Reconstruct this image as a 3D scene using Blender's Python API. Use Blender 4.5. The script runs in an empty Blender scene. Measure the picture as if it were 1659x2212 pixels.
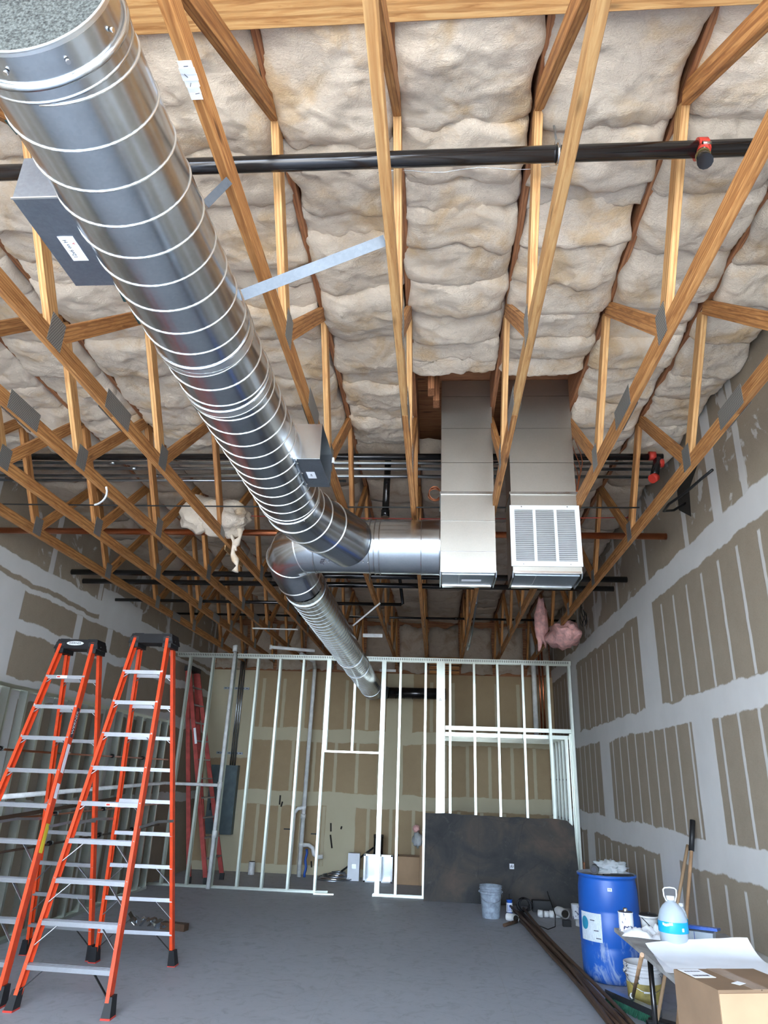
import bpy, bmesh, math, random
from mathutils import Vector, Matrix, Euler, noise
R = random.Random(7)
SC = bpy.context.scene
COL = SC.collection
PI = math.pi

# ------------------------------------------------------------------ camera
CAM_H = 1.68
f_, p_, y_, ro_ = 1483.58, 0.366417, 0.0842202, 0.0367854
fw = Vector((-math.sin(y_)*math.cos(p_), math.cos(y_)*math.cos(p_), math.sin(p_)))
rt = Vector((math.cos(y_), math.sin(y_), 0)); up = rt.cross(fw)
rt2 = math.cos(ro_)*rt + math.sin(ro_)*up
up2 = -math.sin(ro_)*rt + math.cos(ro_)*up
cd = bpy.data.cameras.new('camera'); cam = bpy.data.objects.new('camera', cd); COL.objects.link(cam)
cd.sensor_fit = 'HORIZONTAL'; cd.sensor_width = 36.0; cd.lens = f_*36.0/1659.0; cd.clip_start = 0.05; cd.clip_end = 300
cam.matrix_world = Matrix(((rt2.x, up2.x, -fw.x, 0), (rt2.y, up2.y, -fw.y, 0), (rt2.z, up2.z, -fw.z, CAM_H), (0, 0, 0, 1)))
SC.camera = cam

# ------------------------------------------------------------------ world, sun, exposure
w = bpy.data.worlds.new('sky'); SC.world = w; w.use_nodes = True
wn = w.node_tree; bg = wn.nodes['Background']
bg.inputs[0].default_value = (0.66, 0.82, 1.0, 1); bg.inputs[1].default_value = 5.6
sd = bpy.data.lights.new('sun', 'SUN'); sd.energy = 7.0; sd.angle = math.radians(0.6); sd.color = (1.0, 0.91, 0.78)
so = bpy.data.objects.new('sun', sd); COL.objects.link(so); so.rotation_euler = Vector((0.25, -0.38, -0.89)).to_track_quat('-Z', 'Y').to_euler()
SC.view_settings.view_transform = 'Standard'; SC.view_settings.look = 'None'
SC.view_settings.gamma = 1.0; SC.view_settings.use_curve_mapping = False
SC.view_settings.exposure = 1.9

# ------------------------------------------------------------------ node helpers
def mat(name):
    m = bpy.data.materials.new(name); m.use_nodes = True
    return m, m.node_tree, m.node_tree.nodes['Principled BSDF']
class NX:
    def __init__(s, nt): s.nt = nt
    def n(s, t, **k):
        o = s.nt.nodes.new(t)
        for a, b in k.items(): setattr(o, a, b)
        return o
    def put(s, inp, v):
        if isinstance(v, bpy.types.NodeSocket): s.nt.links.new(v, inp)
        else: inp.default_value = v
    def m(s, op, a, b=0.0, c=None, clamp=False):
        o = s.n('ShaderNodeMath', operation=op); o.use_clamp = clamp
        s.put(o.inputs[0], a); s.put(o.inputs[1], b)
        if c is not None: s.put(o.inputs[2], c)
        return o.outputs[0]
    def mix(s, fac, a, b, blend='MIX'):
        o = s.n('ShaderNodeMix', data_type='RGBA', blend_type=blend)
        s.put(o.inputs[0], fac)
        for i, v in ((6, a), (7, b)):
            s.put(o.inputs[i], v if isinstance(v, bpy.types.NodeSocket) else (*v, 1))
        return o.outputs[2]
    def coord(s, scale=(1, 1, 1), kind='Object', loc=(0, 0, 0)):
        t = s.n('ShaderNodeTexCoord'); mp = s.n('ShaderNodeMapping')
        s.nt.links.new(t.outputs[kind], mp.inputs[0]); mp.inputs['Scale'].default_value = scale; mp.inputs['Location'].default_value = loc
        return mp.outputs[0]
    def noise(s, vec, scale, detail=4, rough=0.55, dist=0.0):
        o = s.n('ShaderNodeTexNoise'); s.nt.links.new(vec, o.inputs['Vector'])
        o.inputs['Scale'].default_value = scale; o.inputs['Detail'].default_value = detail
        o.inputs['Roughness'].default_value = rough; o.inputs['Distortion'].default_value = dist
        return o.outputs[0]
    def vor(s, vec, scale, out='Color', feature='F1'):
        o = s.n('ShaderNodeTexVoronoi', feature=feature); s.nt.links.new(vec, o.inputs['Vector']); o.inputs['Scale'].default_value = scale
        return o.outputs[out]
    def ramp(s, fac, stops):
        o = s.n('ShaderNodeValToRGB'); s.nt.links.new(fac, o.inputs[0]); r = o.color_ramp
        while len(r.elements) < len(stops): r.elements.new(0.5)
        for e, (p, c) in zip(r.elements, stops): e.position = p; e.color = (*c, 1) if len(c) == 3 else c
        return o.outputs[0]
    def step(s, v, lo, hi):
        o = s.n('ShaderNodeMapRange', interpolation_type='SMOOTHSTEP'); s.put(o.inputs[0], v)
        o.inputs[1].default_value = lo; o.inputs[2].default_value = hi
        return o.outputs[0]
    def bump(s, bsdf, h, strength=0.3, dist=0.01):
        o = s.n('ShaderNodeBump'); o.inputs['Strength'].default_value = strength; o.inputs['Distance'].default_value = dist
        s.nt.links.new(h, o.inputs['Height']); s.nt.links.new(o.outputs[0], bsdf.inputs['Normal'])
    def rnd(s):
        return s.n('ShaderNodeObjectInfo').outputs['Random']
    def sep(s, vec):
        o = s.n('ShaderNodeSeparateXYZ'); s.nt.links.new(vec, o.inputs[0]); return o.outputs
def plain(name, col, rough=0.6, metal=0.0, noise_amt=0.12, scale=8, bump=0.0, trans=0.0, ior=1.45):
    m, nt, b = mat(name); x = NX(nt); c = x.coord()
    f = x.noise(c, scale, 5)
    d = tuple(max(0, v*(1-noise_amt*2)) for v in col); l = tuple(min(1, v*(1+noise_amt)) for v in col)
    nt.links.new(x.ramp(f, [(0.3, d), (0.7, l)]), b.inputs['Base Color'])
    b.inputs['Roughness'].default_value = rough; b.inputs['Metallic'].default_value = metal
    b.inputs['Transmission Weight'].default_value = trans; b.inputs['IOR'].default_value = ior
    if bump: x.bump(b, x.noise(c, scale*6, 4), bump, 0.005)
    return m
def wood(name, cols, rough=0.7):
    m, nt, b = mat(name); x = NX(nt)
    t = x.n('ShaderNodeTexCoord'); oi = x.n('ShaderNodeObjectInfo'); ad = x.n('ShaderNodeVectorMath', operation='ADD')
    sc = x.n('ShaderNodeVectorMath', operation='SCALE'); nt.links.new(oi.outputs['Location'], sc.inputs[0]); sc.inputs['Scale'].default_value = 1.7
    nt.links.new(t.outputs['Object'], ad.inputs[0]); nt.links.new(sc.outputs[0], ad.inputs[1])
    mp = x.n('ShaderNodeMapping'); nt.links.new(ad.outputs[0], mp.inputs[0]); mp.inputs['Scale'].default_value = (0.9, 12, 12)
    g = x.noise(mp.outputs[0], 5.0, 6, 0.6, 0.8)
    mp2 = x.n('ShaderNodeMapping'); nt.links.new(ad.outputs[0], mp2.inputs[0]); mp2.inputs['Scale'].default_value = (1.2, 3, 3)
    blot = x.noise(mp2.outputs[0], 2.0, 3)
    col = x.ramp(g, [(0.28, cols[0]), (0.45, cols[1]), (0.62, cols[2])])
    wv = x.n('ShaderNodeTexWave', wave_type='RINGS', rings_direction='X'); mp3 = x.n('ShaderNodeMapping'); nt.links.new(ad.outputs[0], mp3.inputs[0]); mp3.inputs['Scale'].default_value = (0.25, 10, 10)
    nt.links.new(mp3.outputs[0], wv.inputs[0]); wv.inputs['Scale'].default_value = 2.2; wv.inputs['Distortion'].default_value = 4; wv.inputs['Detail'].default_value = 2
    col = x.mix(x.m('MULTIPLY', x.step(wv.outputs['Fac'], 0.55, 0.95), 0.55), col, cols[0])
    kn = x.n('ShaderNodeMapping'); nt.links.new(ad.outputs[0], kn.inputs[0]); kn.inputs['Scale'].default_value = (2.2, 9, 9)
    kd = x.vor(kn.outputs[0], 1.0, 'Distance'); km = x.m('MULTIPLY', x.m('SUBTRACT', 1.0, x.step(kd, 0.05, 0.16)), 0.8)
    col = x.mix(km, col, tuple(v*0.35 for v in cols[0]))
    r = x.rnd(); hsv = x.n('ShaderNodeHueSaturation'); nt.links.new(col, hsv.inputs['Color'])
    nt.links.new(x.m('ADD', 0.70, x.m('MULTIPLY', x.m('ADD', x.m('MULTIPLY', r, 0.35), x.m('MULTIPLY', blot, 0.4)), 0.85)), hsv.inputs['Value'])
    nt.links.new(hsv.outputs[0], b.inputs['Base Color']); b.inputs['Roughness'].default_value = rough
    x.bump(b, g, 0.35, 0.004)
    return m
def metal(name, col, rough=0.28, spang=0.12, aniso=False, scale=26, met=1.0):
    m, nt, b = mat(name); x = NX(nt); c = x.coord()
    v = x.sep(x.vor(c, scale*4, 'Color'))[0]; n = x.noise(c, 6, 5)
    f = x.m('ADD', x.m('MULTIPLY', v, 0.10), x.m('ADD', 0.20, x.m('MULTIPLY', n, 0.5)))
    lo = tuple(q*(1-spang*1.6) for q in col); hi = tuple(min(1, q*(1+spang)) for q in col)
    nt.links.new(x.ramp(f, [(0.25, lo), (0.75, hi)]), b.inputs['Base Color'])
    b.inputs['Metallic'].default_value = met
    b.inputs['Roughness'].default_value = rough
    return m

M = {}
M['wood'] = wood('lumber', [(0.20, 0.070, 0.018), (0.40, 0.170, 0.050), (0.54, 0.265, 0.090)])
M['wood_light'] = wood('pale_lumber', [(0.30, 0.13, 0.04), (0.50, 0.26, 0.095), (0.60, 0.36, 0.15)])
M['wood_dark'] = wood('dark_lumber', [(0.13, 0.045, 0.02), (0.26, 0.10, 0.04), (0.36, 0.16, 0.07)])
M['galv'] = metal('galvanised_sheet', (0.60, 0.63, 0.66), 0.21, 0.12)
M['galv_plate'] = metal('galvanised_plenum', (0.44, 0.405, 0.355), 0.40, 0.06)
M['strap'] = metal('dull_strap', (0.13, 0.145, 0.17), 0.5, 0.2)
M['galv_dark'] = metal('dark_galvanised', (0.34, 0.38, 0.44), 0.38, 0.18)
M['stud'] = metal('steel_stud', (0.64, 0.67, 0.61), 0.32, 0.06)
M['alu'] = metal('aluminium', (0.46, 0.47, 0.51), 0.45, 0.10)
M['bright'] = metal('polished_steel', (0.8, 0.8, 0.8), 0.15, 0.03)
M['seam'] = metal('seam_bead', (0.86, 0.88, 0.88), 0.35, 0.04)
M['black_pipe'] = metal('black_steel_pipe', (0.05, 0.048, 0.05), 0.16, 0.1, met=0.8)
M['conduit'] = metal('grey_conduit', (0.42, 0.45, 0.48), 0.3, 0.1)
M['copper'] = metal('copper_pipe', (0.62, 0.22, 0.11), 0.33, 0.2)
M['red'] = plain('red_paint', (0.55, 0.045, 0.03), 0.45)
M['pvc'] = plain('white_pvc', (0.80, 0.80, 0.79), 0.4)
M['white'] = plain('white_enamel', (0.66, 0.67, 0.68), 0.35, noise_amt=0.02)
M['paper'] = plain('white_paper', (0.82, 0.84, 0.90), 0.8, noise_amt=0.03, scale=3)
M['orange'] = plain('orange_fibreglass', (0.72, 0.065, 0.015), 0.42, noise_amt=0.10, scale=14)
M['old_red'] = plain('faded_red_fibreglass', (0.42, 0.06, 0.05), 0.6, noise_amt=0.2)
M['black'] = plain('black_plastic', (0.012, 0.012, 0.014), 0.5)
M['dark'] = plain('dark_gap', (0.02, 0.016, 0.012), 0.9)
M['cable'] = plain('black_cable', (0.015, 0.015, 0.015), 0.45)
M['grey_bucket'] = plain('grey_bucket_plastic', (0.30, 0.35, 0.42), 0.5, noise_amt=0.2, scale=20)
M['bucket_white'] = plain('white_bucket_plastic', (0.66, 0.66, 0.66), 0.45, noise_amt=0.15)
M['blue_lid'] = plain('blue_lid_plastic', (0.02, 0.09, 0.42), 0.35)
M['blue_label'] = plain('blue_label_print', (0.01, 0.36, 0.72), 0.4, noise_amt=0.05)
M['teal'] = plain('teal_print', (0.02, 0.22, 0.36), 0.5)
M['yellow'] = plain('yellow_sticker', (0.75, 0.62, 0.05), 0.5)
M['yellow_fluid'] = plain('ochre_stain', (0.42, 0.33, 0.10), 0.5, noise_amt=0.3)
M['ink'] = plain('dark_ink', (0.05, 0.05, 0.07), 0.7)
M['card'] = plain('cardboard', (0.42, 0.27, 0.16), 0.85, noise_amt=0.08, scale=3)
M['card_dark'] = plain('darker_cardboard', (0.215, 0.135, 0.08), 0.85, noise_amt=0.1, scale=3)  # darker copy of cardboard; carries the shade on the table box
M['table'] = plain('worn_table_top', (0.36, 0.35, 0.34), 0.6, noise_amt=0.22, scale=6)
M['epanel'] = plain('grey_green_panel', (0.085, 0.12, 0.13), 0.5)
M['pole'] = plain('tan_pole', (0.42, 0.25, 0.14), 0.4, noise_amt=0.2)
M['rag'] = plain('white_cloth', (0.75, 0.76, 0.80), 0.9, noise_amt=0.06, bump=0.3)
M['green'] = plain('green_bristle', (0.02, 0.12, 0.07), 0.8)
M['rust'] = metal('rusty_bar', (0.12, 0.07, 0.045), 0.55, 0.3, met=0.4)
M['pink'] = plain('pink_fibreglass', (0.85, 0.46, 0.43), 0.95, noise_amt=0.2, scale=12, bump=0.8)
M['foam'] = plain('duct_liner', (0.075, 0.08, 0.075), 0.95, noise_amt=0.45, scale=160, bump=0.5)
M['osb'] = plain('strand_board', (0.38, 0.22, 0.10), 0.85, noise_amt=0.4, scale=60)
M['vinyl'] = plain('dark_wrap', (0.02, 0.05, 0.05), 0.4)
def glass(name, col, rough, alpha=1.0, tr=0.85):
    m, nt, b = mat(name); x = NX(nt); c = x.coord()
    b.inputs['Base Color'].default_value = (*col, 1); b.inputs['Transmission Weight'].default_value = tr
    b.inputs['Roughness'].default_value = rough; b.inputs['IOR'].default_value = 1.33
    x.bump(b, x.noise(c, 14, 3), 0.4, 0.01)
    return m
M['jug'] = glass('frosted_water_jug', (0.72, 0.80, 0.88), 0.3, tr=0.55)
M['clear'] = glass('clear_plastic', (0.88, 0.92, 0.95), 0.12, tr=0.6)

def batt_mat(name, light, tan, grey):
    m, nt, b = mat(name); x = NX(nt)
    t = x.n('ShaderNodeTexCoord'); c = t.outputs['Object']; oi = x.n('ShaderNodeObjectInfo')
    ad = x.n('ShaderNodeVectorMath', operation='ADD'); nt.links.new(c, ad.inputs[0]); nt.links.new(oi.outputs['Location'], ad.inputs[1]); c = ad.outputs[0]
    a = x.noise(c, 3.2, 5, 0.6, 0.6); g = x.noise(c, 7.5, 6, 0.65, 1.2)
    mp = x.n('ShaderNodeMapping'); nt.links.new(c, mp.inputs[0]); mp.inputs['Scale'].default_value = (1.0, 2.5, 1.0); mp.inputs['Rotation'].default_value = (0, 0, 0.4)
    fib = x.noise(mp.outputs[0], 38, 6, 0.7, 1.8)
    col = x.mix(x.step(a, 0.46, 0.72), light, tan)
    col = x.mix(x.m('MULTIPLY', x.step(g, 0.5, 0.8), 0.6), col, grey)
    col = x.mix(x.m('MULTIPLY', x.step(fib, 0.5, 0.8), 0.38), col, tuple(v*0.62 for v in grey))
    hsv = x.n('ShaderNodeHueSaturation'); nt.links.new(col, hsv.inputs['Color']); nt.links.new(x.m('ADD', 0.86, x.m('MULTIPLY', oi.outputs['Random'], 0.24)), hsv.inputs['Value'])
    nt.links.new(hsv.outputs[0], b.inputs['Base Color']); b.inputs['Roughness'].default_value = 0.95
    h = x.m('ADD', x.m('MULTIPLY', fib, 0.55), g)
    x.bump(b, h, 0.8, 0.024)
    return m
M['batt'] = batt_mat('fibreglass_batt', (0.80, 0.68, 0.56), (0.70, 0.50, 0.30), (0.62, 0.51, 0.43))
M['batt_rear'] = batt_mat('rear_fibreglass_batt', (0.52, 0.42, 0.33), (0.38, 0.27, 0.18), (0.33, 0.26, 0.21))  # darker, browner copy of the batt colours for rear bays and end wall

def drywall_mat(name, ax, hb, rows, wides, patches=(), mudc=None, papc=None):
    """hb: horizontal mud bands (z0,z1); rows: (z0,z1,offset,period,halfw); wides: (y0,y1,z0,z1)"""
    m, nt, b = mat(name); x = NX(nt); c = x.coord(); s = x.sep(c)
    wob = x.m('MULTIPLY', x.m('SUBTRACT', x.noise(c, 1.6, 5, 0.6), 0.5), 0.16)
    wob2 = x.m('MULTIPLY', x.m('SUBTRACT', x.noise(c, 9, 3), 0.5), 0.02)
    Y = x.m('ADD', s[ax], wob2); Z = x.m('ADD', s[2], x.m('ADD', wob, wob2)); Zs = x.m('ADD', s[2], wob2)
    mask = None
    def inr(v, a, bb, e=0.008):
        return x.m('MULTIPLY', x.step(v, a-e, a+e), x.m('SUBTRACT', 1.0, x.step(v, bb-e, bb+e)))
    def add(k):
        nonlocal mask
        mask = k if mask is None else x.m('MAXIMUM', mask, k)
    for z0, z1 in hb: add(inr(Z, z0, z1))
    for z0, z1, off, per, hw in rows:
        d = x.m('ABSOLUTE', x.m('SUBTRACT', x.m('MODULO', x.m('ADD', Y, 100*per-off+per/2), per), per/2))
        add(x.m('MULTIPLY', x.m('MULTIPLY', x.m('SUBTRACT', 1.0, x.step(d, hw-0.005, hw+0.005)), inr(Zs, z0, z1)), 0.85))
    Yw = x.m('ADD', s[ax], x.m('MULTIPLY', wob, 0.35))
    for y0, y1, z0, z1 in wides: add(x.m('MULTIPLY', inr(Yw, y0, y1), inr(Z, z0, z1)))
    for z0, z1 in patches:
        pt = x.step(x.noise(c, 2.4, 5, 0.6, 1.0), 0.57, 0.62); add(x.m('MULTIPLY', x.m('MULTIPLY', pt, inr(Zs, z0, z1)), 0.7))
    pn = x.noise(c, 5, 6, 0.65); gr = x.noise(c, 120, 2)
    paper = x.mix(pn, *(papc or ((0.255, 0.205, 0.150), (0.35, 0.285, 0.215))))
    paper = x.mix(x.m('MULTIPLY', x.step(gr, 0.45, 0.75), 0.35), paper, (0.20, 0.16, 0.115))
    mud = x.mix(x.noise(c, 3, 5), *mudc) if mudc else x.mix(x.noise(c, 3, 5), (0.56, 0.545, 0.53), (0.68, 0.665, 0.65))
    scr = x.m('MULTIPLY', x.step(x.noise(x.coord((1, 7, 1) if ax == 0 else (1, 5, 2)), 6, 6, 0.7, 2), 0.66, 0.72), 0.35)
    paper = x.mix(scr, paper, (0.42, 0.40, 0.37))
    nt.links.new(x.mix(mask, paper, mud), b.inputs['Base Color']); b.inputs['Roughness'].default_value = 0.88
    x.bump(b, x.m('ADD', mask, x.m('MULTIPLY', gr, 0.2)), 0.35, 0.004)
    return m
M['dry_right'] = drywall_mat('taped_drywall_right', 1, [(1.05, 1.29), (2.20, 2.42), (3.42, 3.66)],
    [(0.0, 1.0, 6.74, 0.363, 0.024), (1.29, 2.22, 6.74, 0.347, 0.022), (2.42, 3.34, 6.77, 0.363, 0.022), (3.62, 4.9, 7.12, 1.22, 0.05)],
    [(7.05, 7.62, 2.3, 3.5), (5.86, 6.32, 1.2, 2.3), (9.35, 9.85, 1.2, 2.3), (7.04, 7.62, -0.1, 1.1), (10.62, 11.1, -0.1, 1.1), (11.15, 12, 2.3, 3.5), (3.9, 4.4, 2.3, 3.5), (2.9, 3.4, 1.2, 2.3), (5.1, 5.28, 3.5, 4.9)], [(3.6, 4.9)])
M['dry_left'] = drywall_mat('taped_drywall_left', 1, [(1.15, 1.30), (2.32, 2.52), (2.98, 3.10), (3.40, 3.46), (3.52, 3.72)],
    [(3.7, 4.9, 7.3, 1.22, 0.05)],
    [(5.9, 6.9, 2.4, 3.45), (8.05, 8.2, 2.5, 3.4), (8.9, 9.05, 2.5, 3.4), (9.8, 10.1, 2.5, 3.4), (6.8, 7.2, -0.1, 2.4), (9.2, 9.6, -0.1, 2.4), (8.6, 9.9, 3.4, 3.9)], [(3.6, 4.9)])
M['dry_back'] = drywall_mat('taped_drywall_back', 0, [(-0.1, 0.14), (1.12, 1.36), (2.24, 2.47)],
    [(0.14, 1.12, 0.0, 0.407, 0.03), (1.36, 2.24, 0.16, 0.407, 0.03), (2.47, 3.38, -0.1, 0.407, 0.032)],
    [(-4.6, -3.55, 1.9, 3.6), (-2.0, -1.45, 0, 1.2), (-3.95, -3.5, 0, 1.2), (-0.97, -0.62, 1.3, 2.3), (-0.95, -0.45, 2.4, 3.6)], mudc=((0.46, 0.40, 0.27), (0.54, 0.48, 0.34)), papc=((0.33, 0.23, 0.13), (0.42, 0.31, 0.18)))
def floor_mat():
    m, nt, b = mat('concrete_floor'); x = NX(nt); c = x.coord()
    a = x.noise(c, 0.7, 6, 0.6); d = x.noise(c, 6, 8, 0.7, 1.5); e = x.noise(c, 60, 3)
    col = x.mix(a, (0.33, 0.345, 0.385), (0.42, 0.44, 0.49))
    col = x.mix(x.m('MULTIPLY', x.step(d, 0.48, 0.75), 0.6), col, (0.20, 0.20, 0.21))
    col = x.mix(x.m('MULTIPLY', x.step(x.noise(x.coord((1, 3, 1)), 9, 6, 0.7, 2.0), 0.6, 0.75), 0.5), col, (0.46, 0.46, 0.47))
    col = x.mix(x.m('MULTIPLY', e, 0.25), col, (0.42, 0.42, 0.43))
    s = x.sep(c); cr = x.m('MINIMUM', x.m('ABSOLUTE', x.m('SUBTRACT', s[0], -0.9)), x.m('ABSOLUTE', x.m('SUBTRACT', s[1], 7.1)))
    cr = x.m('MINIMUM', cr, x.m('ABSOLUTE', x.m('SUBTRACT', s[0], 0.6)))
    col = x.mix(x.m('MULTIPLY', x.m('SUBTRACT', 1.0, x.step(x.m('ADD', cr, x.m('MULTIPLY', d, 0.004)), 0.004, 0.008)), 0.5), col, (0.34, 0.34, 0.35))
    nt.links.new(col, b.inputs['Base Color']); nt.links.new(x.m('ADD', 0.42, x.m('MULTIPLY', d, 0.3)), b.inputs['Roughness'])
    x.bump(b, x.m('ADD', d, x.m('MULTIPLY', e, 0.3)), 0.25, 0.006)
    return m
M['floor'] = floor_mat()
def board_mat():
    m, nt, b = mat('stained_dark_sheet'); x = NX(nt); c = x.coord()
    a = x.noise(c, 1.5, 7, 0.6, 0.8); d = x.noise(c, 9, 7, 0.7, 1.0)
    col = x.ramp(a, [(0.35, (0.018, 0.019, 0.022)), (0.48, (0.036, 0.034, 0.034)), (0.57, (0.055, 0.045, 0.038)), (0.70, (0.095, 0.066, 0.050))])
    col = x.mix(x.m('MULTIPLY', x.step(d, 0.55, 0.8), 0.55), col, (0.11, 0.10, 0.09))
    wv = x.vor(c, 1.3, 'Distance', 'DISTANCE_TO_EDGE')
    col = x.mix(x.m('MULTIPLY', x.m('SUBTRACT', 1.0, x.step(x.m('ADD', wv, x.m('MULTIPLY', d, 0.03)), 0.012, 0.024)), 0.35), col, (0.008, 0.008, 0.009))
    nt.links.new(col, b.inputs['Base Color']); b.inputs['Roughness'].default_value = 0.75; x.bump(b, d, 0.5, 0.006)
    return m
M['board'] = board_mat()
def drum_mat():
    m, nt, b = mat('scuffed_blue_plastic'); x = NX(nt); c = x.coord(); s = x.sep(c)
    n = x.noise(x.coord((1, 1, 0.35)), 8, 7, 0.7, 1.0)
    low = x.m('SUBTRACT', 1.0, x.step(s[2], 0.1, 0.55))
    fac = x.m('MULTIPLY', x.step(x.m('ADD', n, x.m('MULTIPLY', low, 0.16)), 0.62, 0.74), 0.55)
    col = x.mix(fac, x.mix(x.noise(c, 3, 3), (0.008, 0.065, 0.33), (0.014, 0.12, 0.50)), (0.42, 0.50, 0.62))
    nt.links.new(col, b.inputs['Base Color']); b.inputs['Roughness'].default_value = 0.4; x.bump(b, n, 0.2, 0.004)
    return m
M['drum'] = drum_mat()
def speckled(name, base, spot, thr=0.62, scale=14):
    m, nt, b = mat(name); x = NX(nt); c = x.coord()
    n = x.noise(x.coord((1, 1, 0.5)), scale, 5, 0.65, 1.0)
    nt.links.new(x.mix(x.step(n, thr, thr+0.03), base, spot), b.inputs['Base Color']); b.inputs['Roughness'].default_value = 0.5
    return m
M['splat'] = speckled('paint_splashed_white', (0.75, 0.76, 0.82), (0.02, 0.02, 0.08), 0.58, 24)
M['splat2'] = speckled('tar_splashed_bucket', (0.64, 0.64, 0.66), (0.02, 0.02, 0.02), 0.60, 9)
def nailplate():
    m, nt, b = mat('toothed_nail_plate'); x = NX(nt); c = x.coord()
    v = x.n('ShaderNodeTexChecker'); nt.links.new(x.coord((1, 1, 0.55)), v.inputs[0]); v.inputs['Scale'].default_value = 140
    nt.links.new(x.mix(v.outputs[1], (0.42, 0.42, 0.40), (0.17, 0.17, 0.17)), b.inputs['Base Color'])
    b.inputs['Metallic'].default_value = 0.75; b.inputs['Roughness'].default_value = 0.5; x.bump(b, v.outputs[1], 0.8, 0.003)
    return m
M['plate'] = nailplate()
def printed():
    m, nt, b = mat('printed_drum_label'); x = NX(nt); c = x.coord(); s = x.sep(c)
    rows = x.step(x.m('SINE', x.m('MULTIPLY', s[2], 620.0)), 0.1, 0.5)
    g = x.step(x.noise(x.coord((30, 30, 8)), 4, 3), 0.45, 0.5)
    nt.links.new(x.mix(x.m('MULTIPLY', x.m('MULTIPLY', rows, g), 0.55), (0.62, 0.68, 0.74), (0.25, 0.30, 0.35)), b.inputs['Base Color'])
    b.inputs['Roughness'].default_value = 0.6
    return m
M['print'] = printed()

# ------------------------------------------------------------------ geometry helpers
def wmat(o):
    a = o.matrix_basis.copy(); p = o.parent
    while p: a = p.matrix_basis @ a; p = p.parent
    return a
class MB:
    def __init__(s): s.v = []; s.f = []; s.sm = []
    def add(s, vs, fs, smooth=False):
        n = len(s.v); s.v += [tuple(v) for v in vs]; s.f += [tuple(i+n for i in f) for f in fs]; s.sm += [smooth]*len(fs); return s
    def box(s, c, d, rot=None):
        hx, hy, hz = d[0]/2, d[1]/2, d[2]/2; c = Vector(c)
        vs = [Vector((a*hx, b*hy, e*hz)) for e in (-1, 1) for b in (-1, 1) for a in (-1, 1)]
        if rot is not None: vs = [rot @ v for v in vs]
        return s.add([c+v for v in vs], [(0, 2, 3, 1), (4, 5, 7, 6), (0, 1, 5, 4), (2, 6, 7, 3), (0, 4, 6, 2), (1, 3, 7, 5)])
    def hexa(s, b, t):
        return s.add(list(b)+list(t), [(3, 2, 1, 0), (4, 5, 6, 7), (0, 1, 5, 4), (1, 2, 6, 5), (2, 3, 7, 6), (3, 0, 4, 7)])
    def beam(s, p0, p1, w, h, upv=(0, 0, 1)):
        p0 = Vector(p0); p1 = Vector(p1); d = (p1-p0); L = d.length; d.normalize(); u = Vector(upv)
        sd = d.cross(u)
        if sd.length < 1e-4: sd = d.cross(Vector((1, 0, 0)))
        sd.normalize(); u = sd.cross(d)
        vs = [p + sd*a*w/2 + u*b*h/2 for p in (p0, p1) for a, b in ((-1, -1), (1, -1), (1, 1), (-1, 1))]
        return s.add(vs, [(3, 2, 1, 0), (4, 5, 6, 7), (0, 1, 5, 4), (1, 2, 6, 5), (2, 3, 7, 6), (3, 0, 4, 7)])
    def tube(s, path, r, n=12, cap=True, closed=False):
        path = [Vector(p) for p in path]; m = len(path); rs = r if isinstance(r, (list, tuple)) else [r]*m
        rings = []; prev = None
        for i, p in enumerate(path):
            if closed: t = path[(i+1) % m]-path[i-1]
            else: t = path[min(i+1, m-1)]-path[max(i-1, 0)]
            t.normalize()
            if prev is None:
                a = Vector((0, 0, 1)) if abs(t.z) < 0.9 else Vector((1, 0, 0)); u = t.cross(a).normalized()
            else: u = (prev - t*prev.dot(t)).normalized()
            prev = u; v = t.cross(u)
            rings.append([p+(u*math.cos(2*PI*k/n)+v*math.sin(2*PI*k/n))*rs[i] for k in range(n)])
        vs = [q for rg in rings for q in rg]; fs = []
        for i in range(m if closed else m-1):
            a = i*n; b = ((i+1) % m)*n
            for k in range(n): k2 = (k+1) % n; fs.append((a+k, a+k2, b+k2, b+k))
        s.add(vs, fs, True)
        if cap and not closed:
            b0 = len(s.v)-len(vs)
            s.f.append(tuple(b0+k for k in reversed(range(n)))); s.sm.append(False)
            s.f.append(tuple(b0+(m-1)*n+k for k in range(n))); s.sm.append(False)
        return s
    def lathe(s, prof, n=32, M4=None, smooth=True, cap=False):
        vs = []; fs = []
        for r, z in prof:
            for k in range(n):
                a = 2*PI*k/n; v = Vector((r*math.cos(a), r*math.sin(a), z)); vs.append(M4 @ v if M4 else v)
        for i in range(len(prof)-1):
            for k in range(n): k2 = (k+1) % n; fs.append((i*n+k, i*n+k2, (i+1)*n+k2, (i+1)*n+k))
        s.add(vs, fs, smooth)
        if cap:
            b0 = len(s.v)-len(vs)
            s.f.append(tuple(b0+k for k in reversed(range(n)))); s.sm.append(False)
            s.f.append(tuple(b0+(len(prof)-1)*n+k for k in range(n))); s.sm.append(False)
        return s
    def mesh(s, name, m):
        me = bpy.data.meshes.new(name); me.from_pydata(s.v, [], s.f); me.materials.append(m)
        me.polygons.foreach_set('use_smooth', s.sm); me.update(); return me
    def build(s, name, m, parent=None, world=True, loc=None):
        """vertices given in world coordinates unless world=False"""
        if isinstance(m, str): m = M[m]
        o = bpy.data.objects.new(name, None); bpy.data.objects.remove(o)
        if loc is not None: s.v = [tuple(Vector(v)-Vector(loc)) for v in s.v]
        me = s.mesh(name, m); o = bpy.data.objects.new(name, me); COL.objects.link(o)
        if loc is not None: o.location = loc
        if parent is not None:
            o.parent = parent
            if world: o.matrix_basis = wmat(parent).inverted() @ o.matrix_basis
        return o
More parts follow.
